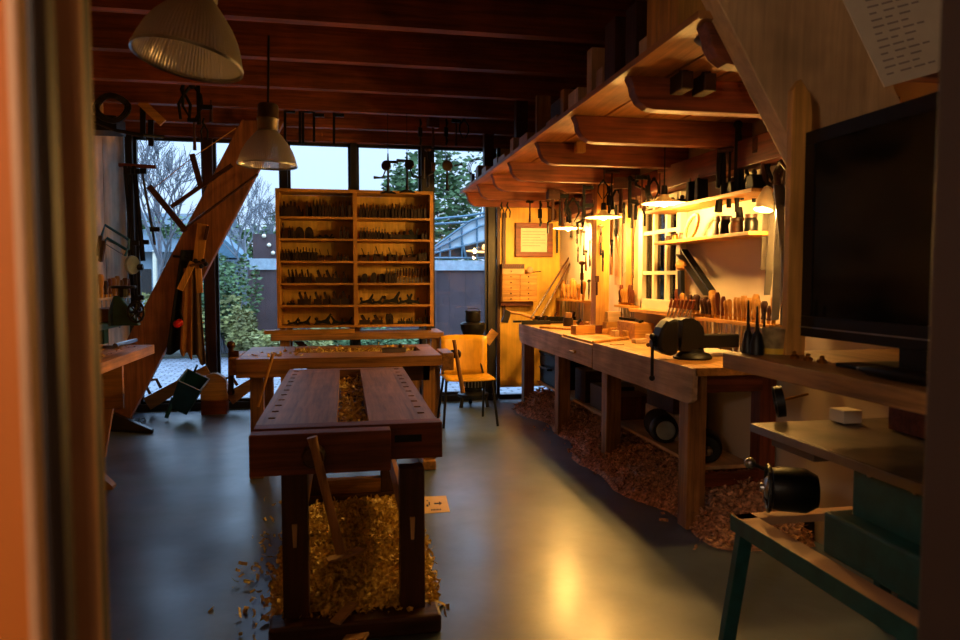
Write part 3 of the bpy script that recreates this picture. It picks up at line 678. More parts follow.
MB().lathe([(.09, .46), (.11, .52), (.11, .78), (.135, .84), (.14, .86), (.14, .9), (.12, .92), (0, .92)], (sx, 7.55, 0)).build('body', 'black', t, smooth=True)
m = MB()
for k in range(-3, 4): m.bar((sx + k * .035, 7.55 - .138 + abs(k) * .012, .22), (sx + k * .035, 7.55 - .138 + abs(k) * .012, .35), .012, .012)
m.build('grille', 'steel', t)
t2 = thing('glue_pot', 'black glue pot standing on top of the small stove', 'pot', (sx, 7.55, .922))
MB().lathe([(0, .922), (.075, .922), (.085, .94), (.08, 1.03), (.09, 1.035), (.09, 1.045), (.07, 1.045), (.065, .95)], (sx, 7.55, 0)).build('body', 'black', t2, smooth=True)
MB().tube([(sx - .085, 7.55, 1.03), (sx - .05, 7.55, 1.07), (sx + .05, 7.55, 1.07), (sx + .085, 7.55, 1.03)], .006, 6).build('handle', 'dark', t2)
p, q = PY(486, 343, 7.4), PY(495, 331, 7.4)
tag(MB().bar(p, q, .09, .03, (0, 1, 0)).build('wooden_block', 'pinex', bev=.002), 'pale wooden block leaning on the right of the small stove', 'block')

# floor sticker
t = thing('floor_sticker', 'yellow safety sticker with dark marks on the grey floor', 'sticker', PZ(436, 504, 0))
a, b, c, d = PZ(423, 497, 0), PZ(446, 496, 0), PZ(450, 512, 0), PZ(424, 514, 0)
MB().prism([q + V((0, 0, .001)) for q in (a, d, c, b)], (0, 0, .0015)).build('sheet', 'sticker', t)
def onf(s_, r_, z=.003): return a + (b - a) * s_ + (d - a) * r_ + V((0, 0, z))
m = MB()
for (s0, r0, s1, r1) in ((.14, .25, .2, .3), (.12, .5, .2, .62), (.22, .35, .27, .55)): m.prism([onf(s0, r0), onf(s0, r1), onf(s1, r1), onf(s1, r0)], (0, 0, .0005))
m.prism([onf(.45, .42), onf(.45, .50), onf(.66, .50), onf(.66, .58), onf(.78, .46), onf(.66, .34), onf(.66, .42)], (0, 0, .0005))
for k in range(7): m.prism([onf(.3 + k * .06, .78), onf(.3 + k * .06, .86), onf(.34 + k * .06, .86), onf(.34 + k * .06, .78)], (0, 0, .0005))
m.build('printing', 'darkink', t)
# ============================================================ LEFT SIDE: TIMBER BRACE AND WHAT HANGS ON IT
YBR = 7.1; SL = .515
def bx(z, side): return (-.835 if side else -1.225) + (z - 2.36) * SL
zt = 2.899
m = MB().prism([(bx(zt, 0), YBR, zt), (bx(zt, 1), YBR, zt), (bx(0, 1), YBR, 0), (XL + .005, YBR, 0), (XL + .005, YBR, 2.36 - (bx(2.36, 0) - XL - .005) / SL)], (0, .1, 0))
struct('timber_brace', m, 'brace' + 'z', bev=.006)
# cloths and aprons hung on the brace
def cloth(name, label, cat, uvtop, uvbot, y, mat, waves=3, amp=.025, seed=0, hem=0.0, group=None):
    (ua, ub, va), (uc, ud, vb) = uvtop, uvbot; m = MB(); n, k = 22, 14; vs = []; g = random.Random(seed); ph = g.random() * 6
    for j in range(k + 1):
        r_ = j / k
        for i in range(n + 1):
            s_ = i / n; u = (ua + (ub - ua) * s_) * (1 - r_) + (uc + (ud - uc) * s_) * r_
            v = va + (vb - va) * r_ + hem * s_ * r_ + (3 * math.sin(s_ * 9 + ph) if j == k else 0)
            p = PY(u, v, y - .02 - amp * (.4 + r_) * (1 + math.sin(s_ * waves * 6.28 + ph + r_))); vs.append(p)
    m.add(vs, [(j * (n + 1) + i, j * (n + 1) + i + 1, (j + 1) * (n + 1) + i + 1, (j + 1) * (n + 1) + i) for j in range(k) for i in range(n)])
    o = m.build(name, mat, smooth=True, solid=.006); return tag(o, label, cat, group)
cloth('work_apron', 'dark blue work apron hanging at the left on the timber brace', 'apron', (181, 200, 250), (166, 203, 352), YBR - .02, 'clothdark', 2, .02, 1)
cloth('work_apron', 'ochre work apron hanging in the middle of the timber brace', 'apron', (184, 192, 268), (180, 192, 353), YBR - .10, 'clothochre', 1.3, .012, 2, 4)
cloth('work_apron', 'brown grey work apron with ragged hem hanging at the right of the brace', 'apron', (191, 198, 270), (190, 206, 352), YBR - .08, 'clothgrey', 1.6, .016, 3, 14)
p = PY(177, 324, 6.9); t = thing('ear_defender', 'red ear defender hanging before the dark blue apron', 'ear defender', p)
MB().ball(p, .036, 1, .7, 1.05).build('cup', 'red', t, smooth=True); MB().ball(p + V((.012, .05, .01)), .034, 1, .7, 1).build('cup', 'red', t, smooth=True)
MB().tube([p + V((-.03, 0, .03)), p + V((-.01, 0, .12)), p + V((.03, 0, .13)), p + V((.045, .04, .03))], .006, 6).build('headband', 'black', t)
def orient(name, label, cat, pts, w, th, mat, y, group=None):
    a, b = PY(*pts[0], y), PY(*pts[1], y); return tag(MB().bar(a, b, th, w, (0, 0, 1) if abs(a.x - b.x) > abs(a.z - b.z) else (1, 0, 0)).build(name, mat, bev=.002), label, cat, group)
t = thing('wooden_clamp', 'pair of orange wooden clamp jaws hanging on the timber brace', 'clamp', PY(190, 262, 6.98))
a, b = PY(193, 262, 6.96), PY(180, 290, 6.96); MB().bar(a, b, .03, .055, (1, 0, 0)).build('jaw', 'pinez', t, .003)
a, b = PY(198, 262, 6.99), PY(200, 293, 6.99); MB().bar(a, b, .03, .055, (1, 0, 0)).build('jaw', 'pinez', t, .003)
MB().tube([PY(190, 266, 6.9), PY(205, 262, 6.95)], .012, 8).build('screw', 'brownx', t)
a = PY(200, 224, 7.06); t = thing('wooden_plane', 'long brown wooden plane hanging flat on the timber brace', 'plane', a)
MB().bar(PY(203, 224, 7.04), PY(198, 262, 7.04), .09, .05, (0, 1, 0)).build('body', 'cabz', t, .003); MB().bar(PY(208, 226, 7.0), PY(205, 240, 7.0), .03, .03).build('wedge', 'brownz', t)
tag(MB().tube([PY(173, 256, 7.06), PY(192, 258, 7.06)], .012, 8).build('iron_bar', 'black'), 'short black iron bar fixed across the timber brace', 'bar')
p = PY(199, 263, 6.95); t = thing('tool_bracket', 'dark cluster of screws and bolts above the orange clamp', 'bracket', p)
for dx, dz in ((0, 0), (.04, .02), (-.03, .02), (.02, -.03), (.06, -.01)): MB().ball(p + V((dx, 0, dz)), .022).build('bolt', 'dark', t)
# big frame saw hung before the brace
YS = 6.93
t = thing('frame_saw', 'large wooden frame saw hanging askew before the left glass', 'saw', PY(185, 215, YS))
MB().bar(PY(149, 186, YS), PY(186, 231, YS), .03, .055, (1, 0, 0)).build('arm', 'brownx', t, .004)
MB().bar(PY(192, 154, YS), PY(201, 187, YS), .03, .05, (1, 0, 0)).build('arm', 'brownz', t, .004)
MB().bar(PY(171, 207, YS), PY(232, 165, YS), .025, .035, (0, 0, 1)).build('stretcher', 'brownx', t)
MB().tube([PY(181, 231, YS), PY(258, 174, YS)], .013, 8).build('blade_rod', 'brownx', t)
MB().tube([PY(154, 188, YS), PY(193, 157, YS), PY(236, 128, YS)], .004, 5).build('cord', 'pinex', t)
# long bar clamps hanging in the left corner
MB_bar = MB().tube([PY(119, 165, 7.4), PY(156, 167, 7.4)], .02, 8)
tag(MB_bar.build('hanging_rail', 'redx'), 'short wooden rail holding the long clamps in the left corner', 'rail')
for i, (u0, v0, u1, v1, r_) in enumerate(((125, 166, 133, 262, .018), (129, 166, 138, 330, .014), (134, 166, 143, 261, .024), (141, 166, 155, 245, .012), (127, 168, 135, 340, .02))):
    y = 7.3 + i * .05 if i != 4 else 7.55
    t = thing('bar_clamp', 'long dark bar clamp hanging in the left corner, %s from the wall' % ORD[(0, 2, 3, 4, 1)[i]], 'clamp', PY(u0, v0, y), 0, 'bar clamps in the left corner')
    a, b = PY(u0, v0, y), PY(u1, v1, y); MB().tube([a, b], r_, 8).build('bar', 'dark' if i != 3 else 'steel', t)
    MB().bar(a + V((-.01, 0, -.05)), a + V((.05, 0, -.05)), .03, .05).build('jaw', 'black', t)
    c = a.lerp(b, .8); MB().bar(c + V((-.02, 0, 0)), c + V((.07, 0, 0)), .03, .045).build('jaw', 'black', t)
t = thing('disc_sander', 'round pale blue disc hung on a dark bracket near the left window edge', 'disc', PX(131, 265, XL + .06))
p = PY(131, 265, 7.15); MB().lathe([(0, 0), (.085, 0), (.09, .012), (.085, .03), (0, .03)], p, V((1, -.5, 0))).build('disc', 'cap', t, smooth=True)
MB().tube([PY(133, 268, 7.2), PY(143, 267, 7.2)], .03, 8).build('arm', 'black', t)
def hacksaw(pa, pb, pc, pd, y, label):
    t = thing('hacksaw', label, 'saw', PY(*pb, y), 0, 'blue hacksaws on the left wall')
    a, b, c, d = [PY(*q, y) for q in (pa, pb, pc, pd)]
    MB().tube([a, b, c, d], .012, 8).build('frame', 'blueteel', t); MB().tube([a, a.lerp(d, .5), d], .004, 5).build('blade', 'steel', t)
    MB().bar(a + V((0, 0, .02)), a + V((-.03, 0, -.15)), .03, .045, (0, 1, 0)).build('handle', 'leather', t, .008)
hacksaw((101, 238), (105, 225), (129, 240), (128, 250), 6.3, 'teal blue hacksaw on the left wall, the upper one')
hacksaw((104, 243), (107, 238), (127, 250), (125, 256), 6.1, 'teal blue hacksaw on the left wall, the lower one')
# chisel rack on the left wall
RX = XL + .09
tag(B(XL + .002, RX, 5.6, 7.84, 1.2, 1.222).build('tool_rack', 'pale' + 'y'), 'pale wooden rack board with chisels on the left wall', 'rack')
def chisel(name, label, cat, hm, L=.12, blade=.2, w=.016, hr=.015):
    t = thing(name, label, cat)
    MB().lathe([(0, L), (hr * .7, L * .99), (hr * 1.05, L * .88), (hr, L * .7), (hr * .62, L * .34), (hr * .8, L * .14), (hr * .6, .012), (0, .01)], n=10).build('handle', hm, t, smooth=True, local=True)
    MB().lathe([(hr * .62, .016), (hr * .55, -.008), (0, -.008)], n=10).build('ferrule', 'brass', t, local=True)
    MB().prism([(-w * .22, -.002, 0), (w * .22, -.002, 0), (w * .3, -.002, -.05), (w / 2, -.002, -.08), (w / 2, -.002, -blade), (-w / 2, -.002, -blade), (-w / 2, -.002, -.08), (-w * .3, -.002, -.05)], (0, .004, 0)).build('blade', 'steel', t, local=True)
    return Proto(t)
CH = [chisel('chisel', '', 'chisel', 'pinez'), chisel('chisel', '', 'chisel', 'redz', .13, .23, .012, .013), chisel('gouge', '', 'gouge', 'cabz', .11, .18, .022, .017), chisel('screwdriver', '', 'screwdriver', 'brownz', .1, .2, .007, .016)]
g = random.Random(31)
n = 17
for k in range(n):
    y = 7.74 - k * .12; c = (1, 2, 0, 0, 2, 1, 3, 0, 1, 2, 3, 1, 0, 2, 1, 3, 1)[k]
    nm = ('pale handled chisel', 'reddish handled chisel', 'brown handled gouge', 'dark handled screwdriver')[c]
    CH[c].put((RX - .03, y, 1.232), (0, g.uniform(-.08, .08), R(80)), '%s in the left wall rack, %s from the window end' % (nm, ORD[k]), 'tools in the left wall rack', g.uniform(1.2, 1.7))
# left bench
t = thing('side_bench', 'wooden side bench with pale orange front edge along the left wall', 'workbench', (-1.9, 4.8, 0))
B(XL + .005, -1.50, 3.0, 6.0, .80, .87).build('top_board', 'pine' + 'y', t, .003)
MB().box(-2.12, -2.04, 5.88, 5.97, 0, .80).build('leg', 'pinez', t)
MB().box(-2.12, -2.04, 3.2, 3.3, 0, .80).build('leg', 'pinez', t)
MB().prism([(-2.03, 5.9, .0), (-1.86, 5.9, 0), (-1.72, 5.9, .8), (-2.03, 5.9, .8)], (0, .04, 0)).build('side_board', 'pinez', t)
MB().box(-2.1, -1.6, 5.5, 5.54, .45, .8).build('cross_board', 'cabx', t)
tag(shavings(90, lambda g: V((g.uniform(-2.1, -1.58), g.uniform(4.6, 5.9), .874)), .022, 33).build('wood_shavings', 'chipd'), kind='stuff', label='brown shavings scattered on the left side bench', cat='wood shavings')
t = thing('green_rail', 'green painted machine beam lying above the left side bench', 'beam', (-1.9, 5, .98))
B(-2.15, -1.83, 4.3, 6.35, 1.0, 1.05).build('rail', 'green', t, .005)
for y in (4.6, 6.1): B(-2.1, -1.9, y, y + .1, .871, 1.0).build('support', 'green', t)
p = PY(123, 287, 5.6); t = thing('mortising_machine', 'green hand cranked drilling machine with round black table top on left bench', 'drill press', (p.x, 5.6, 1.05))
x = p.x
MB().tube([(x - .08, 5.6, 1.05), (x - .085, 5.6, 1.15), (x - .05, 5.6, 1.26)], [.03, .022, .02], 10).build('column', 'blueteel', t, smooth=True)
MB().prism([(x - .07, 5.56, 1.05), (x + .11, 5.56, 1.05), (x + .05, 5.56, 1.18), (x - .02, 5.56, 1.27), (x - .06, 5.56, 1.27)], (0, .08, 0)).build('body', 'green', t, .01)
MB().lathe([(0, 0), (.085, 0), (.09, .01), (.085, .02), (0, .02)], (x, 5.6, p.z - .01)).build('round_table', 'dark', t, smooth=True)
MB().tube([(x, 5.6, 1.26), (x, 5.6, p.z)], .035, 10).build('spindle', 'black', t)
wc = PY(136, 312, 5.55); m = MB(); m.tube([wc + V((.055 * math.cos(a), 0, .075 * math.sin(a))) for a in (k * math.pi / 8 for k in range(17))], .009, 6)
for k in range(4): a = k * math.pi / 4; m.tube([wc - V((.055 * math.cos(a), 0, .075 * math.sin(a))), wc + V((.055 * math.cos(a), 0, .075 * math.sin(a)))], .006, 5)
m.build('hand_wheel', 'black', t); MB().tube([wc, (x + .05, 5.58, wc.z)], .012, 6).build('axle', 'black', t)
a, b = PY(146, 340, 5.5), PY(160, 332, 5.9); t = thing('chest_block', 'dark low block lying at the window end of the left bench', 'block', a)
MB().box(-1.95, -1.72, 5.95, 6.3, 1.052, 1.16).build('body', 'brownx', t, .01)
# handles lying on bench
tag(MB().tube([PZ(115, 346, .89), PZ(136, 340, .89)], [.02, .015], 8).build('steel_file', 'steel'), 'short steel file lying on the left side bench', 'file')
# tapered crate lying tilted on the floor
c0 = PZ(186, 419, 0); t = thing('tapered_crate', 'dark green open wooden crate standing tilted on the grey floor', 'crate', (c0.x, c0.y, 0), 0)
ax = V((.42, -.42, .80)).normalized(); sxv = V((.88, 0, -.46)).normalized(); yv = ax.cross(sxv).normalized(); yv = yv if yv.y > 0 else -yv
o0 = V((c0.x - .035, c0.y, .005)); wb, wt, hh = .18, .23, .34
def cp(s_, y_, h_): w_ = wb + (wt - wb) * h_ / hh; return o0 + ax * h_ + sxv * (s_ - .5) * w_ * 1.0 + sxv * .0 + yv * y_ * w_ + V((-.04, 0, .075))
th = .1
m = MB()
for (a, b) in (((0, 0), (1, 0)), ((1, 0), (1, 1)), ((1, 1), (0, 1)), ((0, 1), (0, 0))):
    pa, pb, pc, pd = cp(*a, 0), cp(*b, 0), cp(*b, hh), cp(*a, hh); ctr = cp(.5, .5, hh / 2)
    nrm = ((pb - pa).cross(pd - pa)).normalized(); 
    if nrm.dot(ctr - pa) < 0: nrm = -nrm
    m.prism([pa, pb, pc, pd], nrm * .012)
m.prism([cp(0, 0, 0), cp(1, 0, 0), cp(1, 1, 0), cp(0, 1, 0)], ax * .012)
m.build('side', 'greenbox', t, .002)
r_ = MB()
for (a, b) in (((0, 0), (1, 0)), ((1, 0), (1, 1)), ((1, 1), (0, 1)), ((0, 1), (0, 0))): r_.bar(cp(*a, hh + .002), cp(*b, hh + .002), .016, .006)
r_.build('rim', 'cap', t)
q = cp(0, .2, .1); MB().tube([q + V((-.0, 0, -.0)), V((q.x - .07, q.y, .02))], .02, 8).build('foot', 'greenbox', t)
MB().bar(cp(.3, 1.05, hh - .03), cp(.3, 1.05, hh + .07), .05, .02, (1, 0, 0)).build('lug', 'greenbox', t, .004)
# round-headed wooden block
p = PZ(214, 414, 0); t = thing('round_block', 'reddish brown wooden block with rounded top standing before the glass', 'block', (p.x, p.y, 0))
w = .13; m = MB(); pts = [(p.x - w, p.y, .14), (p.x + w, p.y, .14)] + [(p.x + w * math.cos(a), p.y, .29 + w * math.sin(a)) for a in (k * math.pi / 12 for k in range(13))]
m.prism(pts, (0, .1, 0)).build('disc', 'cabx', t, .004); B(p.x - w + .01, p.x + w, p.y - .03, p.y + .13, 0, .139).build('base', 'redx', t, .004)
# two long saws leaning by the glass
def longsaw(a, b, hpos, y, label):
    A, Bp = PY(*a, y), PY(*b, y); t = thing('long_saw', label, 'saw', A, 0, 'long saws leaning at the glass')
    MB().bar(A, Bp, .02, .14, (0, 0, 1), None, .09).build('blade_case', 'cabx', t, .003)
    d = (Bp - A).normalized(); up = V((-d.z, 0, d.x)); c = A + d * hpos + up * .07
    MB().tube([c, c + up * .09 + d * .01, c + up * .13 + d * .07, c + up * .1 + d * .13, c + d * .12], .016, 8).build('handle', 'brace' + 'x', t, smooth=True)
longsaw((147, 404), (208, 369), .08, 7.72, 'long wooden saw leaning behind the tilted green crate')
longsaw((229, 399), (262, 377), .03, 7.72, 'long wooden saw leaning between round block and middle workbench')
# machine foot and stand at lower left
t = thing('machine_stand', 'dark tapered machine foot reaching from behind the left door frame', 'machine', PZ(108, 425, 0))
a, b = PZ(100, 428, 0), PZ(152, 434, 0)
MB().prism([(a.x - .25, a.y, .0), (b.x, b.y, .0), (b.x, b.y, .035), (a.x + .0, a.y, .19), (a.x - .25, a.y, .25)], (0, .07, 0)).build('foot', 'dark', t, .006)
MB().tube([(a.x - .12, a.y + .03, .2), (a.x - .12, a.y + .03, .55)], .09, 12).build('column', 'dark', t, smooth=True)
MB().lathe([(0, 0), (.14, 0), (.14, .03), (0, .03)], (a.x - .02, a.y + .03, .55)).build('plate', 'black', t, smooth=True)
B(a.x - .2, a.x - .04, a.y - .3, a.y - .1, 0, .025).build('pad', 'black', t)
p = PZ(106, 490, 0); t = thing('door_wedge', 'orange brown wooden wedge on the floor beside the left door frame', 'wedge', p)
MB().prism([(p.x - .15, p.y, 0), (p.x + .04, p.y, 0), (p.x + .04, p.y, .02), (p.x - .06, p.y, .13), (p.x - .15, p.y, .13)], (0, .08, 0)).build('body', 'pinex', t)
g = random.Random(8)
for k in range(3):
    pts = [PZ(130 + k * 5 + 6 * math.sin(j * 1.1 + k), 424 + 6 * math.cos(j * .9 + k * 2), .012) for j in range(8)]
    tag(MB().tube(pts, .006, 5).build('cable', 'black'), 'thin black cable curled on the floor at the brace foot, %s of three' % ORD[k], 'cable')
# hook things near the left ceiling
t = thing('hanging_board', 'short orange board hanging aslant below the ceiling at the left', 'board', PY(150, 113, 6.6)); MB().bar(PY(141, 102, 6.6), PY(163, 123, 6.6), .03, .07, (0, 0, 1)).build('board', 'pinex', t)
for k, (u, v0, v1) in enumerate(((143, 104, 138), (151, 120, 146))):
    tag(MB().bar(PY(u, v0, 6.7), PY(u, v1, 6.7), .02, .045, (1, 0, 0)).build('hanging_bar', 'black'), 'dark flat bar hanging beside the slanted board near the left ceiling, %s one' % ('left', 'right')[k], 'bar')
p = PY(112, 108, 6.0); t = thing('cable_coil', 'coil of dark cable hanging high in the left corner', 'coil', p)
for r_ in (.10, .115, .13): MB().tube([p + V((r_ * math.cos(a), .02 * math.sin(3 * a), r_ * .8 * math.sin(a))) for a in (k * math.pi / 10 for k in range(21))], .012, 6).build('loop', 'black', t)
MB().tube([p + V((-.1, 0, -.02)), p + V((-.2, 0, -.08)), p + V((.02, 0, -.17)), p + V((.22, 0, -.2)), p + V((.32, .2, -.17))], .014, 6).build('tail', 'black', t)
t = thing('wall_box', 'dark box mounted high on the left wall', 'box', PY(104, 125, 6.2)); q = PY(104, 125, 6.2); MB().box(XL + .001, q.x + .12, 6.1, 6.35, q.z - .06, q.z + .06).build('body', 'black', t, .005)
# ============================================================ HANGING TOOLS, PENDANTS
def pendant(label, x, y, z, tilt, top):
    t = thing('glass_pendant', label, 'pendant lamp', (x, y, z)); t.rotation_euler = tilt
    k = .19
    prof = [(1.0, 0), (1.0, .03), (.985, .12), (.93, .30), (.85, .5), (.72, .72), (.56, .92), (.42, 1.08), (.33, 1.18)]
    MB().lathe([(r_ * k, h_ * k * 1.02) for r_, h_ in prof], n=48).build('glass_shade', 'lampglass', t, smooth=True, local=True, solid=.004)
    MB().lathe([(.985 * k, .0), (1.025 * k, -.004), (1.03 * k, .008), (.985 * k, .012)], n=48).build('rim', 'steel', t, smooth=True, local=True)
    h0 = 1.2 * k
    MB().lathe([(0, h0 - .01), (.062, h0 - .01), (.068, h0 + .01), (.068, h0 + .07), (.072, h0 + .075), (.072, h0 + .085), (.068, h0 + .09), (.068, h0 + .16), (.06, h0 + .175), (0, h0 + .18)], n=24).build('ballast_housing', 'castgrey', t, smooth=True, local=True)
    MB().lathe([(0, h0 - .1), (.03, h0 - .09), (.042, h0 - .06), (.03, h0 - .02), (.02, h0 - .005)], n=16).build('bulb', 'enamel', t, smooth=True, local=True)
    MB().tube([(0, 0, h0 + .17), (0, 0, top - z)], .008, 8).build('stem', 'black', t, local=True)
pendant('large unlit prismatic glass pendant at the upper left, nearest the camera', -.555, 2.78, 2.19, (R(-5), R(9), 0), 2.88)
pendant('unlit prismatic glass pendant hanging before the left windows', -.50, 4.95, 2.15, (0, R(1.5), 0), 3.0)
# hand drills before the glass
def drill(x, y, z, s, flip, mat, label, egg=False, ):
    t = thing('hand_drill', label, 'hand drill', (x, y, z), 0, 'hand drills hanging at the glass'); t.scale = (s, s, s)
    MB().tube([(0, 0, .12), (0, 0, .05)], [.006, .01], 8).tube([(0, 0, .05), (0, 0, -.16)], .011, 8).tube([(0, 0, -.16), (0, 0, -.25)], [.012, .017], 8).build('shaft', 'black', t, local=True); MB().tube([(0, 0, .121), (0, 0, (2.9 - z) / s)], .003, 5).build('hook', 'dark', t, local=True)
    if not egg: MB().tube([(-.075, 0, -.262), (-.03, 0, -.25), (.03, 0, -.25), (.075, 0, -.262)], [.006, .014, .014, .006], 8).build('breast_plate', 'black', t, local=True)
    else: MB().tube([(0, 0, -.25), (0, 0, -.27)], [.02, .03], 8).build('knob', 'black', t, local=True)
    MB().lathe([(0, -.012), (.055 if egg else .045, -.012), (.06 if egg else .05, 0), (.055 if egg else .045, .012), (0, .012)], (-flip * (0 if egg else .02), -.03, -.0), (0, 1, 0) if egg else (.45, 1, 0), n=20).build('gear', mat, t, smooth=True, local=True)
    if egg: MB().tube([(.07, -.04, 0), (.13, -.04, .01), (.165, -.04, .02)], [.011, .009, .015], 8).build('crank', 'black', t, local=True)
    else:
        MB().tube([(0, 0, .04), (flip * .1, 0, .04)], [.012, .016], 8).build('side_handle', 'black', t, local=True)
        MB().tube([(-flip * .02, -.04, -.03), (-flip * .055, -.04, -.12), (-flip * .14, -.05, -.12)], [.007, .008, .015], 8).build('crank', 'black', t, local=True)
p = PY(388, 166, 6.6); drill(p.x, 6.6, p.z, .95, 1, 'black', 'black breast drill hanging before the glass above the cabinet, left one')
p = PY(407, 165, 6.55); drill(p.x, 6.55, p.z, .95, -1, 'black', 'black breast drill hanging before the glass above the cabinet, right one')
p = PY(447, 166, 6.6); drill(p.x, 6.6, p.z, .85, 1, 'leather', 'egg-beater hand drill with dark red wheel hanging before the glass', True)
p = PY(428, 168, 6.7); t = thing('brace_drill', 'dark carpenter brace hanging before the wide window post', 'brace', p)
MB().tube([p + V(q) for q in ((0, 0, .17), (0, 0, .09), (.05, 0, .06), (.05, 0, -.04), (0, 0, -.07), (0, 0, -.18))], .012, 8).build('crank_frame', 'dark', t)
MB().ball(p + V((0, 0, .17)), .032, 1, 1, .6).build('pad', 'brownz', t); MB().tube([p + V((.05, 0, .05)), p + V((.05, 0, -.03))], .02, 8).build('grip', 'brownz', t)
MB().tube([p + V((-.03, 0, .1)), p + V((-.035, 0, -.1))], .006, 6).build('bit', 'steel', t)
# kit of hanging tools (hook point at the origin)
def hk(name, cat, parts):
    t = thing(name, '', cat)
    for nm, mb, mt_ in parts: mb.build(nm, mt_, t, local=True, smooth=True)
    return Proto(t)
HK = {
 'pliers': hk('hanging_pliers', 'pliers', [('jaw', MB().tube([(0, 0, 0), (-.012, 0, -.04), (0, 0, -.07)], [.008, .012, .012], 8), 'silhouette'), ('handle', MB().tube([(0, 0, -.06), (.03, 0, -.12), (.022, 0, -.2)], [.008, .009, .008], 8), 'silhouette'), ('handle', MB().tube([(0, 0, -.06), (-.03, 0, -.12), (-.022, 0, -.2)], [.008, .009, .008], 8), 'silhouette')]),
 'hammer': hk('hanging_hammer', 'hammer', [('head', MB().bar((-.05, 0, -.02), (.045, 0, -.02), .03, .03), 'silhouette'), ('handle', MB().tube([(0, 0, 0), (0, 0, -.12), (0, 0, -.26)], [.01, .009, .015], 8), 'brownz')]),
 'calliper': hk('hanging_calliper', 'calliper', [('hinge', MB().ball((0, 0, -.01), .018), 'silhouette'), ('arm', MB().tube([(0, 0, 0), (.045, 0, -.06), (.05, 0, -.12), (.01, 0, -.19)], [.008, .009, .008, .004], 6), 'silhouette'), ('arm', MB().tube([(0, 0, 0), (-.045, 0, -.06), (-.05, 0, -.12), (-.01, 0, -.19)], [.008, .009, .008, .004], 6), 'silhouette')]),
 'brace': hk('hanging_brace', 'brace', [('crank_frame', MB().tube([(0, 0, 0), (0, 0, -.07), (.06, 0, -.1), (.06, 0, -.19), (0, 0, -.22), (0, 0, -.32)], .011, 8), 'silhouette'), ('pad', MB().ball((0, 0, -.01), .034, 1, 1, .6), 'brownz'), ('grip', MB().tube([(.06, 0, -.11), (.06, 0, -.18)], .019, 8), 'brownz')]),
 'auger': hk('hanging_auger', 'auger', [('shaft', MB().tube([(0, 0, 0), (0, 0, -.16), (0, 0, -.3)], [.006, .007, .014], 8), 'silhouette'), ('handle', MB().tube([(-.06, 0, 0), (0, 0, .005), (.06, 0, 0)], [.013, .016, .013], 8), 'brownx')]),
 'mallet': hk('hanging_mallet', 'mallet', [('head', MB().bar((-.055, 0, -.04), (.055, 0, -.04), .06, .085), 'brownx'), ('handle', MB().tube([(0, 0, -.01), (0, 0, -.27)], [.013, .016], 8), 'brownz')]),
 'spokeshave': hk('hanging_spokeshave', 'spokeshave', [('body', MB().bar((0, 0, -.08), (0, 0, -.17), .02, .04, (1, 0, 0)), 'silhouette'), ('handle', MB().tube([(0, 0, 0), (.01, 0, -.04), (0, 0, -.08)], [.01, .014, .008], 8), 'silhouette'), ('handle', MB().tube([(0, 0, -.17), (.01, 0, -.21), (0, 0, -.25)], [.008, .014, .01], 8), 'silhouette')]),
 'holdfast': hk('hanging_clamp', 'clamp', [('bar', MB().bar((0, 0, 0), (0, 0, -.3), .012, .025, (1, 0, 0)), 'silhouette'), ('jaw', MB().bar((-.01, 0, -.02), (.09, 0, -.02), .02, .03), 'silhouette'), ('jaw', MB().bar((-.01, 0, -.18), (.09, 0, -.18), .02, .03), 'silhouette'), ('screw', MB().tube([(.08, 0, -.13), (.08, 0, -.28)], [.006, .014], 8), 'brownz')]),
}
HN = {'pliers': 'black pliers', 'hammer': 'wooden handled hammer', 'calliper': 'dark bow calliper', 'brace': 'carpenter brace', 'auger': 'hand auger with cross handle', 'mallet': 'wooden mallet', 'spokeshave': 'dark spokeshave', 'holdfast': 'dark screw clamp'}
def hang(kind, u, v, y, where, rz=0, s=1, tilt=0):
    p = PY(u, v, y); return HK[kind].put(p, (0, tilt, rz), '%s hanging %s' % (HN[kind], where), 'tools hanging from the ceiling and shelf', s)
# behind the near pendant, from the last beams
for u, v, k, s, w in ((184, 82, 'pliers', 1.5, 'just below the near glass pendant, left'), (192, 84, 'calliper', 1.5, 'just below the near glass pendant, middle'), (198, 80, 'holdfast', 1.2, 'just below the near glass pendant, right'),
                      (194, 118, 'hammer', 1.0, 'at the window head below the near pendant'), (204, 118, 'pliers', .9, 'at the window head right of the small hammer')):
    hang(k, u, v, 6.2, w, 0, s)
for i, (u, v0, v1) in enumerate(((285, 108, 144), (300, 108, 144), (303, 108, 144), (314, 112, 142), (334, 112, 146))):
    t = thing('hanging_clamp', 'dark bar clamp hanging under the beam right of the second glass pendant, %s from left' % ORD[i], 'clamp', PY(u, v0, 6.65), 0, 'bar clamps under the beams')
    MB().bar(PY(u, v0, 6.65), PY(u, v1, 6.65), .012, .024, (1, 0, 0)).build('bar', 'black', t); q = PY(u, v0 + 3, 6.65); MB().bar(q, q + V((.09, 0, 0)), .02, .03).build('jaw', 'black', t)
for i, (u, k) in enumerate(((420, 'spokeshave'), (433, 'mallet'), (446, 'spokeshave'), (456, 'hammer'), (464, 'calliper'))):
    hang(k, u, 119, 6.56, 'under the beam above the right window post, %s from left' % ORD[i], .3, .95)
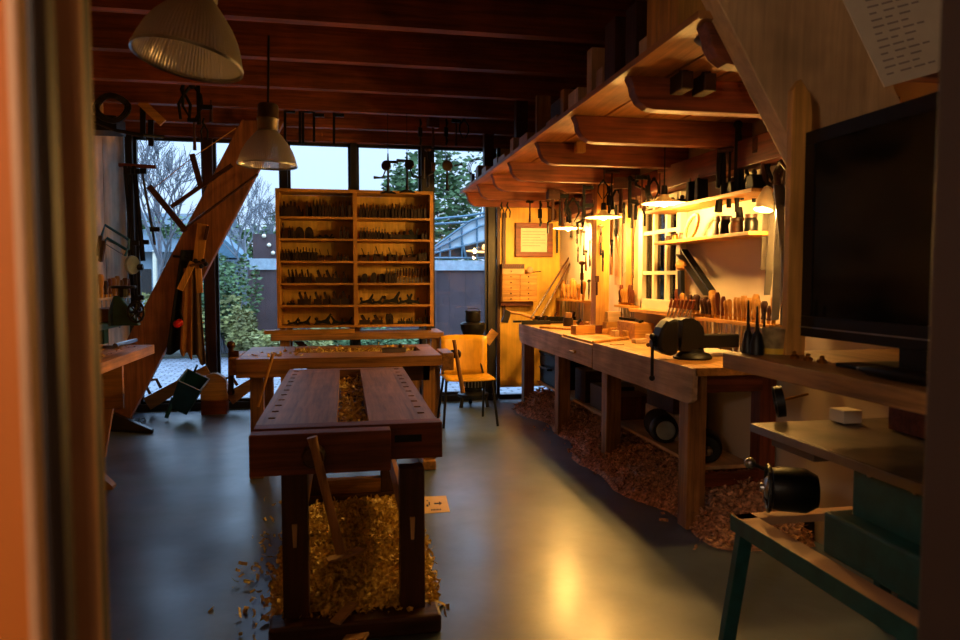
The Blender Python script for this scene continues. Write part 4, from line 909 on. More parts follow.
# ============================================================ RIGHT WORKBENCH
BT = .92
t = thing('workbench', 'long wall workbench with grey front apron and drawer under the lamps', 'workbench', (2.1, 5.4, 0))
tp = MB(); tp.prism([(1.83, 3.46, BT - .045), (2.43, 3.46, BT - .045), (2.43, 7.42, BT - .045), (1.97, 7.42, BT - .045), (1.88, 7.38, BT - .045), (1.83, 7.28, BT - .045)], (0, 0, .045))
tp.build('top_board', 'pine' + 'y', t, .003)
def apr(y0, y1, name='apron'):
    m = MB().prism([(1.815, y0, BT - .2), (1.815, y0, BT - .002), (1.815, y1, BT - .002), (1.815, y1, BT - .2)], (.03, 0, 0)); return m.build(name, 'greyy', t, .003)
MB().prism([(1.815, 3.46, BT - .17), (1.815, 3.46, BT - .002), (1.815, 5.01, BT - .002), (1.815, 5.01, BT - .2), (1.815, 3.52, BT - .2), (1.815, 3.49, BT - .19)], (.03, 0, 0)).build('apron', 'grey' + 'y', t, .003)
MB().prism([(1.815, 5.79, BT - .2), (1.815, 5.79, BT - .002), (1.815, 7.3, BT - .002), (1.815, 7.3, BT - .13), (1.815, 7.22, BT - .2)], (.03, 0, 0)).build('apron', 'grey' + 'y', t, .003)
dw = B(1.812, 1.84, 5.018, 5.782, BT - .195, BT - .02).build('drawer', 'grey' + 'y', t, .003)
MB().lathe([(0, 0), (.012, 0), (.018, .02), (.01, .03), (0, .032)], (1.812, 5.4, BT - .11), (-1, 0, 0)).tube([(1.785, 5.34, BT - .11), (1.785, 5.46, BT - .11)], .009, 8).build('handle', 'brass', dw, smooth=True)
for y in (3.57, 4.80, 5.98, 7.20): MB().box(1.85, 1.96, y, y + .11, 0, BT - .046).build('leg', 'midz', t, .004)
for y in (3.62, 7.2): MB().box(2.32, 2.42, y, y + .1, 0, BT - .046).build('leg', 'redz', t, .004)
MB().box(1.961, 2.319, 3.6, 3.64, BT - .16, BT - .046).build('end_rail', 'redx', t, .003)
MB().box(1.961, 2.319, 3.62, 3.67, .22, .29).build('end_rail', 'redx', t, .003)
MB().box(1.99, 2.319, 3.68, 7.19, .30, .322).build('lower_shelf', 'pale' + 'y', t, .002)
B(2.42, 2.449, 3.3, 7.9, 0.0, .12).build('skirting', 'frame', t)
# shavings heap under the bench
def heap2(x, y):
    e = 1.80 + .08 * math.sin(y * 2.3) + .04 * math.sin(y * 7)
    a = max(0, min(1, (x - e) / .3)); b = max(0, min(1, (7.4 - y) / .3)) * max(0, min(1, (y - 3.2) / .3))
    return .21 * (a ** .8) * b * (1 + .4 * noise.noise(V((x * 6, y * 4, 0))))
def smp2(g):
    while 1:
        x, y = 1.7 + .70 * g.random() ** .9, g.uniform(3.2, 7.4); h = heap2(x, y)
        if h > .01 or g.random() < .02: return V((x, y, h + .004 + g.random() * .03))
m = shavings(7000, smp2, .026, 6); q = heapmesh(heap2, 1.7, 2.40, 3.2, 7.4, 20, 100); m.add(q.v, q.f)
tag(m.build('wood_shavings', 'chipd'), kind='stuff', label='long heap of brown shavings on the floor under the wall workbench', cat='wood shavings')
# on the lower shelf
def boxthing(name, label, cat, x0, x1, y0, y1, z0, z1, mat, bev=.004, group=None): 
    return tag(B(x0, x1, y0, y1, z0, z1).build(name, mat, bev=bev), label, cat, group)
t = thing('toolbox', 'black tool case under the far end of the wall workbench', 'toolbox', (2.1, 6.8, .323))
B(1.99, 2.3, 6.45, 7.1, .323, .62).build('body', 'plastic', t, .015); MB().tube([(1.98, 6.6, .5), (1.94, 6.62, .5), (1.94, 6.9, .5), (1.98, 6.92, .5)], .012, 8).build('handle', 'dark', t)
B(1.985, 2.305, 6.44, 7.11, .62, .65).build('lid', 'black', t, .008)
for i, (y, z1, mt_, lb) in enumerate(((5.75, .6, 'brownx', 'dark brown wooden box on the under-shelf behind the second bench leg'), (5.35, .52, 'leather', 'low dark box on the under-shelf below the drawer'), (5.0, .50, 'redz', 'small reddish wooden box on the under-shelf at the third bench leg'))):
    boxthing('storage_box', lb, 'box', 2.02, 2.3, y, y + .28, .323, z1, mt_)
boxthing('storage_box', 'dark red wooden box on the under-shelf behind the round motor', 'box', 2.12, 2.31, 4.3, 4.72, .50, .66, 'brownx')
boxthing('storage_box', 'flat pale box below the dark red box on the under-shelf', 'box', 2.12, 2.31, 4.28, 4.74, .323, .498, 'greyx')
t = thing('electric_motor', 'round black electric motor with pale end cap lying on the under-shelf', 'motor', (2.1, 4.25, .43))
MB().lathe([(0, 0), (.075, 0), (.088, .02), (.092, .05), (.092, .28), (.075, .31), (0, .31)], (2.02, 4.2, .418), (.25, 1, 0)).build('housing', 'black', t, smooth=True)
MB().lathe([(0, -.012), (.05, -.012), (.06, -.004), (.062, 0), (0, .001)], (2.02, 4.195, .418), (.25, 1, 0)).build('end_cap', 'cap', t, smooth=True)
m = MB()
for k in range(5): m.lathe([(.093, 0), (.096, 0), (.096, .012), (.093, .012)], V((2.02, 4.2, .418)) + V((.25, 1, 0)).normalized() * (.08 + k * .04), (.25, 1, 0))
m.build('cooling_fins', 'dark', t)
t = thing('grinder_motor', 'smaller dark motor at the near end of the under-shelf', 'motor', (2.12, 3.8, .41))
MB().lathe([(0, 0), (.07, 0), (.085, .02), (.085, .18), (.06, .2), (0, .2)], (2.05, 3.72, .41), (.5, 1, 0)).build('housing', 'dark', t, smooth=True); MB().ball((2.03, 3.68, .41), .03).build('hub', 'steel', t)
# wall under bench: pale panel joints
struct('trim_17', MB().box(XR - .012, XR - .001, 4.45, 4.49, 0, .87).box(XR - .012, XR - .001, 6.3, 6.34, 0, .87), 'greyz')

# bench vise
VY = 3.88
t = thing('bench_vise', 'large black iron bench vise on the near end of the wall workbench', 'vise', (2.0, VY, BT))
x0 = 1.86
MB().lathe([(0, 0), (.11, 0), (.115, .012), (.10, .03), (.07, .04), (.065, .06), (0, .06)], (2.03, VY, BT + .001)).build('swivel_base', 'black', t, smooth=True)
arc = [(1.975 + .105 * math.cos(a), VY - .055, 1.062 + .105 * math.sin(a)) for a in (R(d) for d in (-60, -30, 0, 25, 50, 75, 100, 120))]
MB().prism([(1.93, VY - .055, .97), (1.94, VY - .055, 1.155)] + arc[::-1] + [(2.03, VY - .055, .965)], (0, .11, 0)).build('fixed_jaw', 'black', t, .014)
MB().box(2.05, 2.31, VY - .045, VY + .045, .985, 1.065).build('beam', 'black', t, .008)
MB().prism([(1.80, VY - .06, .97), (1.87, VY - .06, .94), (1.915, VY - .06, .96), (1.918, VY - .06, 1.155), (1.885, VY - .06, 1.165), (1.845, VY - .06, 1.15), (1.81, VY - .06, 1.11), (1.79, VY - .06, 1.05), (1.788, VY - .06, 1.0)], (0, .12, 0)).build('moving_jaw', 'black', t, .018)
MB().box(1.84, 2.31, VY - .03, VY + .03, .995, 1.05).build('slide', 'black', t, .004)
MB().tube([(1.80, VY, 1.015), (1.765, VY, 1.015)], [.02, .024], 12).build('screw', 'dark', t, smooth=True)
hx_, hy_ = 1.775, VY; pT, pB = PX(653, 335, 1.775), PX(653, 388, 1.775)
MB().tube([(hx_, VY, 1.05), (hx_, VY, .815)], .010, 10).ball((hx_, VY, 1.055), .02).ball((hx_, VY, .81), .018).build('handle', 'black', t, smooth=True)

# things lying on the bench top
def wblock(u, v, L, w, h, rz, label, mat='pinex', name='wooden_block', grp='wooden blocks on the wall workbench', z=BT):
    p = PZ(u, v, z)
    if p.x > 2.28: p = PX(u, v, 2.28)
    dx, dy = math.cos(rz) * L / 2, math.sin(rz) * L / 2
    return tag(MB().bar((p.x - dx, p.y - dy, z + h / 2 + .001), (p.x + dx, p.y + dy, z + h / 2 + .001), w, h).build(name, mat, bev=.002), label, 'block', grp)
def plane_on(u, v, L, w, h, rz, label, mat='pinex'):
    p = PZ(u, v, BT); t = thing('wooden_plane', label, 'plane', (p.x, p.y, BT + .001), rz, 'wooden planes on the wall workbench')
    MB().box(-L / 2, L / 2, -w / 2, w / 2, 0, h).build('body', mat, t, .003, local=True)
    MB().bar((0, 0, h * .7), (-.05, 0, h * 1.55), w * .6, .012, (0, 1, 0)).build('blade', 'dark', t, local=True)
    MB().bar((.0, 0, h * .8), (-.035, 0, h * 1.3), w * .5, .016, (0, 1, 0)).build('wedge', 'redz', t, local=True)
plane_on(583, 334, .20, .08, .075, R(15), 'pale square wooden plane nearest the bench edge, left of the crossed blocks')
wblock(596, 333, .12, .06, .07, R(100), 'dark-striped wooden block beside the pale square plane', 'redx')
wblock(606, 334, .12, .05, .045, R(60), 'small tilted wooden block between the plane and the long blocks', 'pinex')
wblock(610, 329, .10, .04, .08, R(-20), 'small upright wooden block behind the tilted block', 'cabx')
wblock(613, 322, .17, .07, .10, R(10), 'wooden block pile behind the benchtop planes, lower block', 'pinex')
tag(B(2.22, 2.34, PX(613, 322, 2.28).y - .035, PX(613, 322, 2.28).y + .035, BT + .102, BT + .19).build('wooden_block', 'palex', bev=.002), 'wooden block pile behind the benchtop planes, upper block', 'block', 'wooden blocks on the wall workbench')
wblock(626, 330, .26, .07, .05, R(12), 'long pale wooden block in the middle of the wall workbench', 'palex')
plane_on(633, 338, .18, .065, .06, R(20), 'low wooden plane right of the long pale block')
tag(MB().tube([PZ(593, 342, BT + .012), PZ(628, 338, BT + .012)], [.010, .014], 8).build('wooden_rod', 'pinex', smooth=True), 'wooden rod lying along the front edge of the wall workbench', 'rod')
tag(MB().tube([PZ(648, 345, BT + .014), PZ(657, 341, BT + .014)], [.014, .016], 8).build('turned_peg', 'brownx', smooth=True), 'short dark tool handle lying left of the bench vise', 'handle')
wblock(617, 345, .1, .04, .008, R(10), 'thin flat pale offcut on the wall workbench front edge', 'palex')
p = PZ(643, 334, BT); t = thing('block_stack', 'open wooden box with dark lid tools at the wall behind the long block', 'box', (p.x + .1, p.y, BT))
q = PX(641, 325, 2.33); MB().box(2.2, 2.36, q.y - .18, q.y + .18, BT + .001, BT + .13).build('body', 'cabx', t, .003); MB().bar((2.25, q.y - .17, BT + .14), (2.31, q.y + .15, BT + .15), .02, .02).bar((2.3, q.y - .1, BT + .14), (2.22, q.y + .17, BT + .15), .02, .02).build('tool', 'dark', t)
q = PX(668, 318, 2.3); t = thing('paper_note', 'pale leaning wooden board behind the bench vise', 'board', (2.3, q.y, BT)); MB().bar((2.25, q.y - .05, BT + .001), (2.38, q.y - .12, BT + .22), .1, .02, (0, 1, 0)).build('board', 'palez', t, .002)
q = PZ(667, 330, BT); boxthing('paper_roll', 'pale block lying beside the leaning board behind the vise', 'block', 2.16, 2.3, 4.28, 4.5, BT + .001, BT + .05, 'palex', .01)
q = PZ(700, 352, BT); boxthing('cloth_pad', 'pale folded cloth lying on the bench behind the vise bar', 'cloth', 2.2, 2.38, 3.95, 4.25, BT + .001, BT + .025, 'white', .01)
t = thing('mallet', 'reddish wooden mallet lying on the bench right of the vise', 'mallet', (2.3, 3.6, BT))
MB().bar((2.26, 3.56, BT + .03), (2.4, 3.64, BT + .03), .06, .055).build('head', 'redx', t, .008); MB().tube([(2.3, 3.6, BT + .03), (2.2, 3.8, BT + .02)], .013, 8).build('handle', 'pinex', t)
# axe and long dark tools at the far end
a = PZ(506, 322, BT)
t = thing('axe', 'broad axe resting over the far end of the wall workbench', 'axe', (1.85, 7.3, BT))
A, Bq = PY(507, 312, 7.32), PY(534, 318, 7.3)
MB().tube([A, A.lerp(Bq, .5) + V((0, 0, .015)), Bq], [.019, .016, .02], 8).build('handle', 'cabx', t, smooth=True)
MB().prism([PY(505, 309, 7.29), PY(511, 312, 7.29), PY(510, 317, 7.29), PY(508, 323, 7.29), PY(501, 322, 7.29), PY(504, 316, 7.29)], (0, .03, 0)).build('blade', 'dark', t, .003)
for i, (a, b) in enumerate((((570, 256), (531, 318)), ((574, 256), (540, 318)), ((573, 257), (566, 292)))):
    y0, y1 = 7.6, 7.1 + .05 * i
    if i == 2: y0, y1 = 7.6, 7.6
    A, Bq = PY(*a, y0), PY(*b, y1); Bq.z = max(Bq.z, BT + .01)
    tag(MB().bar(A, Bq, .035 if i < 2 else .012, .018, (1, 0, 0)).build('long_rasp', 'brownx', bev=.002), 'long dark iron bar leaning in the far corner above the bench, %s' % ('left one', 'right one', 'thin short one')[i], 'bar', 'long iron bars in the corner')
g = random.Random(77)
for i, (u, v, rz, L) in enumerate(((520, 321, .1, .28), (530, 323, -.15, .3), (543, 321, .2, .25), (552, 322, 0, .3), (536, 318, .5, .2), (562, 321, .2, .22))):
    p = PZ(u + 6, v + 1.5, BT); p.x = max(p.x, 1.9); h = .022 + .02 * (i % 3)
    t = thing('iron_plane', 'dark iron tool lying at the wall bench far end, %s from the axe' % ORD[i], 'tool', (p.x, p.y, BT + .001), rz, 'dark iron tools at the bench far end')
    MB().box(-L / 2, L / 2, -.025, .025, 0, h).build('body', 'black', t, .004, local=True); MB().tube([(L * .3, 0, h), (L * .36, 0, h + .05)], .012, 8).build('handle', 'brownx', t, local=True)
tag(MB().tube([PZ(540, 327, BT + .012), PZ(571, 329, BT + .012)], [.012, .01], 8).build('wooden_rod', 'pinex', smooth=True), 'orange wooden rod lying before the dark iron tools', 'rod')
p = PZ(572, 327, BT); t = thing('glue_jar', 'small dark jar standing left of the pale square plane', 'jar', (p.x, p.y, BT)); MB().lathe([(0, 0), (.05, 0), (.052, .06), (.045, .085), (0, .085)], (p.x, p.y + .12, BT + .001)).build('body', 'leather', t, smooth=True); MB().lathe([(.03, 0), (.034, .0), (.034, .05), (0, .05)], (p.x, p.y + .12, BT + .086)).build('lid', 'palez', t, smooth=True)

# ============================================================ ON THE BACK PANEL
a, b = PY(515, 223, 7.895), PY(552, 257, 7.895)
t = thing('picture_frame', 'wide brown wooden frame with a written sheet on the yellow back panel', 'picture', (a.x, 7.89, b.z))
fw = .07
MB().box(a.x, b.x, 7.86, 7.898, a.z - fw * .8, a.z).box(a.x, b.x, 7.86, 7.898, b.z, b.z + fw * .8).box(a.x, a.x + fw * .9, 7.862, 7.898, b.z, a.z).box(b.x - fw * .9, b.x, 7.862, 7.898, b.z, a.z).build('frame', 'redx', t, .004)
sh = MB().box(a.x + .06, b.x - .06, 7.885, 7.89, b.z + .05, a.z - .05).build('sheet', 'paper', t)
m = MB()
for k in range(6):
    z = a.z - .10 - k * .032; m.box(a.x + .085, b.x - .085 - (.06 if k in (2, 5) else 0), 7.8835, 7.8848, z, z + .006)
m.build('writing', 'ink', t)
t = thing('drawer_chest', 'small wooden chest of ten drawers hanging on the yellow back panel', 'drawer chest', (1.94, 7.8, 1.13))
a, b = PY(502, 274, 7.75), PY(537, 301.5, 7.75)
B(a.x, b.x, 7.75, 7.895, b.z, a.z).build('body', 'cabx', t, .002)
for r_ in range(5):
    for c_ in range(2):
        w_ = (b.x - a.x) / 2; h_ = (a.z - b.z) / 5; xx = a.x + c_ * w_; zz = b.z + r_ * h_
        d = B(xx + .006, xx + w_ - .006, 7.742, 7.7495, zz + .004, zz + h_ - .004).build('drawer', 'pinex', t, .0015)
        MB().ball((xx + w_ / 2, 7.736, zz + h_ / 2), .008).build('knob', 'dark', d)
B(a.x + .0, b.x - .03, 7.80, 7.895, b.z - .045, b.z - .001).build('ledge', 'redx', t)
c = PY(525, 264, 7.75)
t = thing('letter_rack', 'small pale box with a dark hatched front on top of the drawer chest', 'box', (a.x, 7.8, a.z)); B(a.x + .01, c.x, 7.765, 7.89, a.z + .001, a.z + .06).build('body', 'palex', t, .002)
m = MB(); B(a.x + .005, c.x + .0, 7.77, 7.89, a.z + .061, c.z).build('tray', 'brownx', t)
for k in range(9): m.bar((a.x + .02 + k * .024, 7.767, a.z + .065), (a.x + .035 + k * .024, 7.767, c.z - .005), .008, .004, (0, 1, 0))
m.build('pencil', 'redx', t); MB().ball((a.x + .11, 7.76, a.z + .03), .008).build('knob', 'dark', t)
p = PY(530, 268, 7.8); t = thing('small_hand_plane', 'small pale tool with thin spout lying on the drawer chest', 'tool', (p.x, 7.8, a.z)); MB().ball((p.x + .0, 7.8, a.z + .045), .042, 1, .5, .95).build('body', 'palex', t, smooth=True); MB().tube([(p.x + .02, 7.8, a.z + .02), (p.x + .13, 7.8, a.z + .03)], .006, 6).build('spout', 'dark', t)
q = PY(557, 230, 7.85); tag(MB().bar(PY(557, 228, 7.86), PY(557, 253, 7.86), .02, .02, (1, 0, 0)).build('iron_strip', 'black'), 'thin dark strip hanging just right of the brown picture frame', 'strip')

# ============================================================ RIGHT WALL
# post
p = PX(595, 260, 2.16)
struct('timber_post', B(2.15, 2.27, p.y - .06, p.y + .07, BT + .001, 2.338), 'pinez', bev=.004)
struct('wall_plate_beam', B(2.30, 2.449, 2.8, 7.89, 2.05, 2.21), 'redy', bev=.004)
# racks of chisels
def rack(y0, y1, z, n, seed, where, x=2.36, reverse=False, big=1.0, kinds=(0, 1, 2, 3)):
    tag(B(x - .045, XR - .001, y0, y1, z - .012, z + .008).build('tool_rack', 'pine' + 'y'), 'wooden tool rack board %s' % where, 'rack')
    g = random.Random(seed)
    nm = ('pale handled chisel', 'reddish handled chisel', 'brown handled gouge', 'dark handled screwdriver')
    for k in range(n):
        y = y0 + (y1 - y0) * (k + .5) / n; c = g.choice(kinds)
        CH[c].put((x - .0, y, z + .016), (g.uniform(-.1, .1), g.uniform(-.06, .06), R(90) + g.uniform(-.3, .3)), '%s in the rack %s, %s from camera' % (nm[c], where, ORD[k]), 'tools in the rack ' + where, big * g.uniform(.85, 1.25))
rack(6.75, 7.6, 1.165, 7, 3, 'left of the timber post', big=1.5, kinds=(0, 0, 2))
rack(5.52, 5.86, 1.16, 8, 4, 'between the post and the white window', big=1.1, kinds=(1, 2, 3))
rack(4.42, 4.78, 1.15, 7, 5, 'just right of the white window', big=1.0, kinds=(1, 2, 3))
rack(3.55, 4.40, 1.13, 17, 6, 'below the leaning backsaw', big=1.15)
tag(B(2.3, XR - .001, 4.80, 5.5, 1.125, 1.15).build('window_ledge', 'pine' + 'y'), 'wooden ledge below the small white window', 'ledge')
for i in range(7):
    y = 4.76 - i * .055; t = thing('bent_gouge', 'thin curved steel gouge right of the window ledge, %s from the window' % ORD[i], 'gouge', (2.3, y, 1.16), 0, 'curved gouges right of the window')
    MB().tube([(2.31, y, 1.19), (2.30, y + .03, 1.12), (2.31, y + .07, 1.05), (2.33, y + .08, .97)], [.007, .006, .006, .003], 6).build('blade', 'steel', t); MB().tube([(2.31, y, 1.19), (2.31, y - .03, 1.25)], [.012, .010], 8).build('handle', 'redz', t)
# backsaw leaning
t = thing('back_saw', 'dark bladed saw leaning diagonally on the wall above the racks', 'saw', PX(700, 270, 2.4))
A, Bq = PX(684, 250, 2.41), PX(712, 291, 2.38); MB().bar(A, Bq, .012, .05, (1, 0, 0)).build('back', 'black', t); MB().bar(A + V((0, .05, -.03)), Bq + V((0, .04, -.03)), .004, .08, (1, 0, 0)).build('blade', 'steel', t)
MB().tube([Bq, Bq + V((0, -.02, -.05)), Bq + V((0, -.04, -.13))], [.022, .03, .022], 8).build('handle', 'pinez', t, smooth=True)
t = thing('wooden_bracket', 'dark drill with pale wooden head hanging right of the white window', 'drill', PX(682, 265, 2.36)); q = PX(681, 265, 2.36)
MB().ball(q, .045, .8, 1.2, .9).build('head', 'pinez', t); MB().bar(q + V((0, 0, -.04)), q + V((0, -.02, -.3)), .03, .05).build('body', 'black', t)
g = random.Random(90)
for i, (u, v, k, s_) in enumerate(((571, 215, 'auger', .8), (577, 222, 'spokeshave', .9), (583, 212, 'calliper', 1.1), (586, 250, 'hammer', .8), (607, 208, 'holdfast', 1.1), (612, 240, 'calliper', .8), (605, 262, 'hammer', .8), (616, 205, 'spokeshave', 1.1), (624, 200, 'pliers', 1.0), (632, 196, 'auger', .9), (645, 190, 'brace', .9))):
    p = PX(u, v, 2.37); HK[k].put(p, (0, 0, R(75)), '%s on the right wall behind the lamps, %s from the corner' % (HN[k], ORD[i]), 'tools on the right wall behind the lamps', s_)
for i, (u, v, rz, L, w_, h_) in enumerate(((588, 327, 60, .14, .05, .06), (620, 318, 20, .2, .06, .06), (652, 333, 80, .16, .06, .05), (575, 322, 10, .16, .06, .05), (640, 343, 15, .12, .05, .03))):
    wblock(u, v, L, w_, h_, R(rz), 'small pale wooden block among the planes on the wall workbench, %s from the far end' % ORD[(1, 2, 4, 0, 3)[i]], ('pinex', 'cabx', 'palex', 'pinex', 'palex')[i])
# two wall shelves
def wshelf(y0, y1, z, x, label): return tag(B(x, XR - .001, y0, y1, z - .022, z).build('wall_shelf', 'pine' + 'y', bev=.002), label, 'shelf')
wshelf(3.65, 4.9, 1.665, 2.24, 'pale wall shelf with small jars right of the white window')
wshelf(3.6, 5.0, 1.90, 2.22, 'upper pale wall shelf with dark planes above the white window')
g = random.Random(41)
def jar(y, x, z, r_, h, mat, label):
    t = thing('small_jar', label, 'jar', (x, y, z), 0, 'small jars on the lower wall shelf'); MB().lathe([(0, 0), (r_, 0), (r_ * 1.05, h * .6), (r_ * .8, h * .8), (0, h * .8)], (x, y, z + .001), n=12).build('body', mat, t, smooth=True); MB().lathe([(r_ * .85, 0), (r_ * .9, h * .22), (0, h * .22)], (x, y, z + h * .8 + .002), n=12).build('lid', 'leather', t, smooth=True)
for i, (y, r_, h, m_) in enumerate(((3.75, .04, .1, 'plastic'), (3.88, .045, .09, 'brownx'), (4.0, .04, .11, 'plastic'), (4.14, .05, .12, 'leather'), (4.62, .025, .05, 'leather'), (4.74, .022, .05, 'brass'), (4.84, .02, .04, 'leather'))):
    jar(y, 2.32 + g.uniform(-.03, .03), 1.665, r_, h, m_, 'small dark jar on the lower wall shelf, %s from the near end' % ORD[i])
q = PX(705, 226, 2.3); t = thing('tape_roll', 'pale ring-shaped roll standing tilted on the lower wall shelf', 'roll', (2.3, 4.44, 1.666))
MB().tube([V((2.3, 4.44, 1.74)) + V((0, .09 * math.cos(a) , .065 * math.sin(a) + .05 * math.cos(a) * -1)) for a in (k * math.pi / 12 for k in range(25))], .014, 8).build('ring', 'palex', t, smooth=True)
for i, (y, w_, h_) in enumerate(((3.72, .09, .09), (3.95, .1, .08), (4.35, .05, .16), (4.47, .05, .15), (4.60, .04, .05), (4.75, .09, .05), (4.9, .08, .06))):
    t = thing('iron_plane', 'dark iron tool on the upper wall shelf, %s from the near end' % ORD[i], 'tool', (2.33, y, 1.90), 0, 'dark iron tools on the upper wall shelf')
    MB().prism([(2.28, y - w_ / 2, 1.901), (2.28, y + w_ / 2, 1.901), (2.28, y + w_ * .35, 1.9 + h_), (2.28, y - w_ * .3, 1.9 + h_)], (.08, 0, 0)).build('body', 'black', t, .006)
    MB().ball((2.31, y, 1.9 + h_ + .012), .016).build('knob', 'leather', t)
# template boards near the post
for i, (u, v0, v1, w_, mt_) in enumerate(((618, 205, 285, .13, 'palez'), (629, 198, 290, .10, 'pinez'), (637, 195, 302, .09, 'palez'), (611, 215, 275, .05, 'pinez'))):
    a, b = PX(u, v0, 2.41 - .02 * (i % 2)), PX(u, v1, 2.41 - .02 * (i % 2)); t = thing('template_board', 'pale wooden template board hanging between post and white window, %s from the post' % ORD[(1, 2, 3, 0)[i]], 'board', (a.x, a.y, b.z), 0, 'template boards on the right wall')
    B(a.x, a.x + .014, a.y - w_ / 2, a.y + w_ / 2, b.z, a.z).build('board', mt_, t, .002)
    if i == 0: B(a.x - .006, a.x - .0005, a.y - .035, a.y + .035, b.z + .08, b.z + .45).build('inlay', 'cabz', t)
q = PX(627, 285, 2.42); t = thing('round_board', 'round pale wooden disc behind the chisels between post and window', 'disc', q); MB().lathe([(0, 0), (.16, 0), (.16, .015), (0, .015)], (2.42, q.y, 1.3), (1, 0, 0), n=28).build('disc', 'palez', t)
# saws hanging at the near end
for i, (u0, v0, u1, v1, w_) in enumerate(((768, 205, 763, 270, .06), (776, 200, 767, 295, .07), (783, 200, 775, 320, .08), (788, 205, 784, 325, .08), (781, 185, 790, 300, .09))):
    x = 2.40 - .03 * i; A, Bq = PX(u0, v0, x), PX(u1, v1, x)
    t = thing('hand_saw', 'blue steel saw hanging by its handle left of the orange board, %s from left' % ORD[i], 'saw', A, 0, 'hand saws left of the orange board')
    MB().bar(A, Bq, .004, w_, (1, 0, 0), None, w_ * .55).build('blade', 'steel', t)
    MB().tube([A + V((0, .03, .0)), A + V((0, .05, .07)), A + V((0, 0, .12)), A + V((0, -.05, .08)), A + V((0, -.03, 0))], .016, 8).build('handle', 'brownz', t, smooth=True)
# long wooden compasses and other tools hanging in front
for i, (u, v0, v1, sp, y) in enumerate(((722, 125, 200, -4, 4.0), (738, 125, 212, 4, 3.9))):
    A = PY(u, v0, y); t = thing('long_compass', 'long black two-legged compass hanging before the upper shelf, %s one' % ('left', 'right')[i], 'compass', A, 0, 'long compasses')
    for k in (0, 1):
        Bq = PY(u + (sp if k else -sp * .3), v1 - 12 * k, y); MB().tube([A, A.lerp(Bq, .6), Bq], [.017, .021, .012], 8).build('leg', 'silhouette', t); 
    MB().ball(A, .028).build('hinge', 'silhouette', t)
    C_ = PY(u - 2 + i * 3, v1 - 5, y); D_ = PY(u - 4 + i * 6, v1 + 12, y); MB().tube([C_, D_], [.018, .026], 8).build('handle', 'silhouette', t)

# ============================================================ OVERHEAD STORAGE DECK
t = thing('overhead_shelf', 'deep plank storage shelf hanging over the wall workbench on rounded brackets', 'shelf', (1.85, 5, 2.34))
for k in range(5):
    w_ = 1.19 / 5; x = 1.26 + k * w_; B(x + .007, x + w_ - .007, 2.42, 7.85, 2.34, 2.368).build('plank', 'deck', t, .002)
def bracket(y):
    m = MB(); x0 = 1.31; z1 = 2.339; h = .15; pts = [(x0, y, z1), (2.44, y, z1), (2.44, y, z1 - h), (x0 + .13, y, z1 - h)] + [(x0 + .13 - .11 * math.sin(a), y, z1 - h + .11 * (1 - math.cos(a))) for a in (R(20), R(45), R(70), R(90))]
    m.prism(pts, (0, .075, 0)); m.build('bracket', 'joistx', t, .004)
for y in (2.45, 3.15, 3.96, 4.77, 5.62, 6.3, 7.0, 7.7): bracket(y)
for y, z in ((7.3, 3), (5.9, 3)): MB().box(1.44, 1.54, y, y + .09, 2.369, 2.899).build('hanger', 'brownz', t)
# stored wood on the deck edge
g = random.Random(51)
ST = [(2.62, .22, .12, .30), (2.80, .14, .2, .38), (2.98, .12, .10, .1), (3.12, .16, .18, .3), (3.32, .18, .10, .30), (3.52, .12, .12, .12), (3.66, .1, .16, .26), (3.85, .22, .12, .1), (4.12, .08, .10, .16), (4.35, .3, .1, .06), (4.75, .05, .1, .28), (5.0, .3, .12, .08), (5.4, .12, .2, .12), (5.7, .3, .1, .05), (6.1, .2, .2, .09), (6.5, .25, .15, .07), (6.9, .1, .1, .14), (7.1, .12, .1, .16)]
for i, (y, L, w_, h_) in enumerate(ST):
    x = 1.27 + g.uniform(0, .06); m_ = g.choice(['midz', 'cabz', 'greyz', 'brownz'])
    o = tag(B(x, x + w_, y, y + L * .8, 2.369, 2.369 + h_).build('stored_block', m_, bev=.003), 'wooden block stored on the edge of the overhead shelf, %s from the camera end' % ORD[i], 'block', 'wood stored on the overhead shelf')
for i, (y, L) in enumerate(((3.0, .5), (3.9, .4), (4.6, .5))):
    x = 1.5; tag(B(x, x + .3, y, y + L, 2.369, 2.369 + .2 + .05 * i).build('stored_box', 'brownx', bev=.004), 'dark box stored back on the overhead shelf, %s from the camera end' % ORD[i], 'box', 'boxes on the overhead shelf')
# wire hoops at far end of the deck
t = thing('wire_coil', 'wire coil standing at the far end of the overhead shelf before the glass', 'coil', PY(477, 166, 7.4)); q = PY(477, 168, 7.5)
for k in range(3): MB().tube([q + V((.10 * math.cos(a) + k * .02, k * .03, .10 * math.sin(a))) for a in (j * math.pi / 8 for j in range(17))], .005, 5).build('loop', 'dark', t)
for i in range(6): 
    tag(B(1.29 + .05 * i, 1.32 + .05 * i, 7.2 - .04 * i, 7.3 - .04 * i, 2.369, 2.369 + .10 + .02 * (i % 3)).build('stored_peg', 'brownz'), 'small dark wooden peg at the far end of the overhead shelf, %s from the glass' % ORD[i], 'peg', 'pegs at the far end of the overhead shelf')
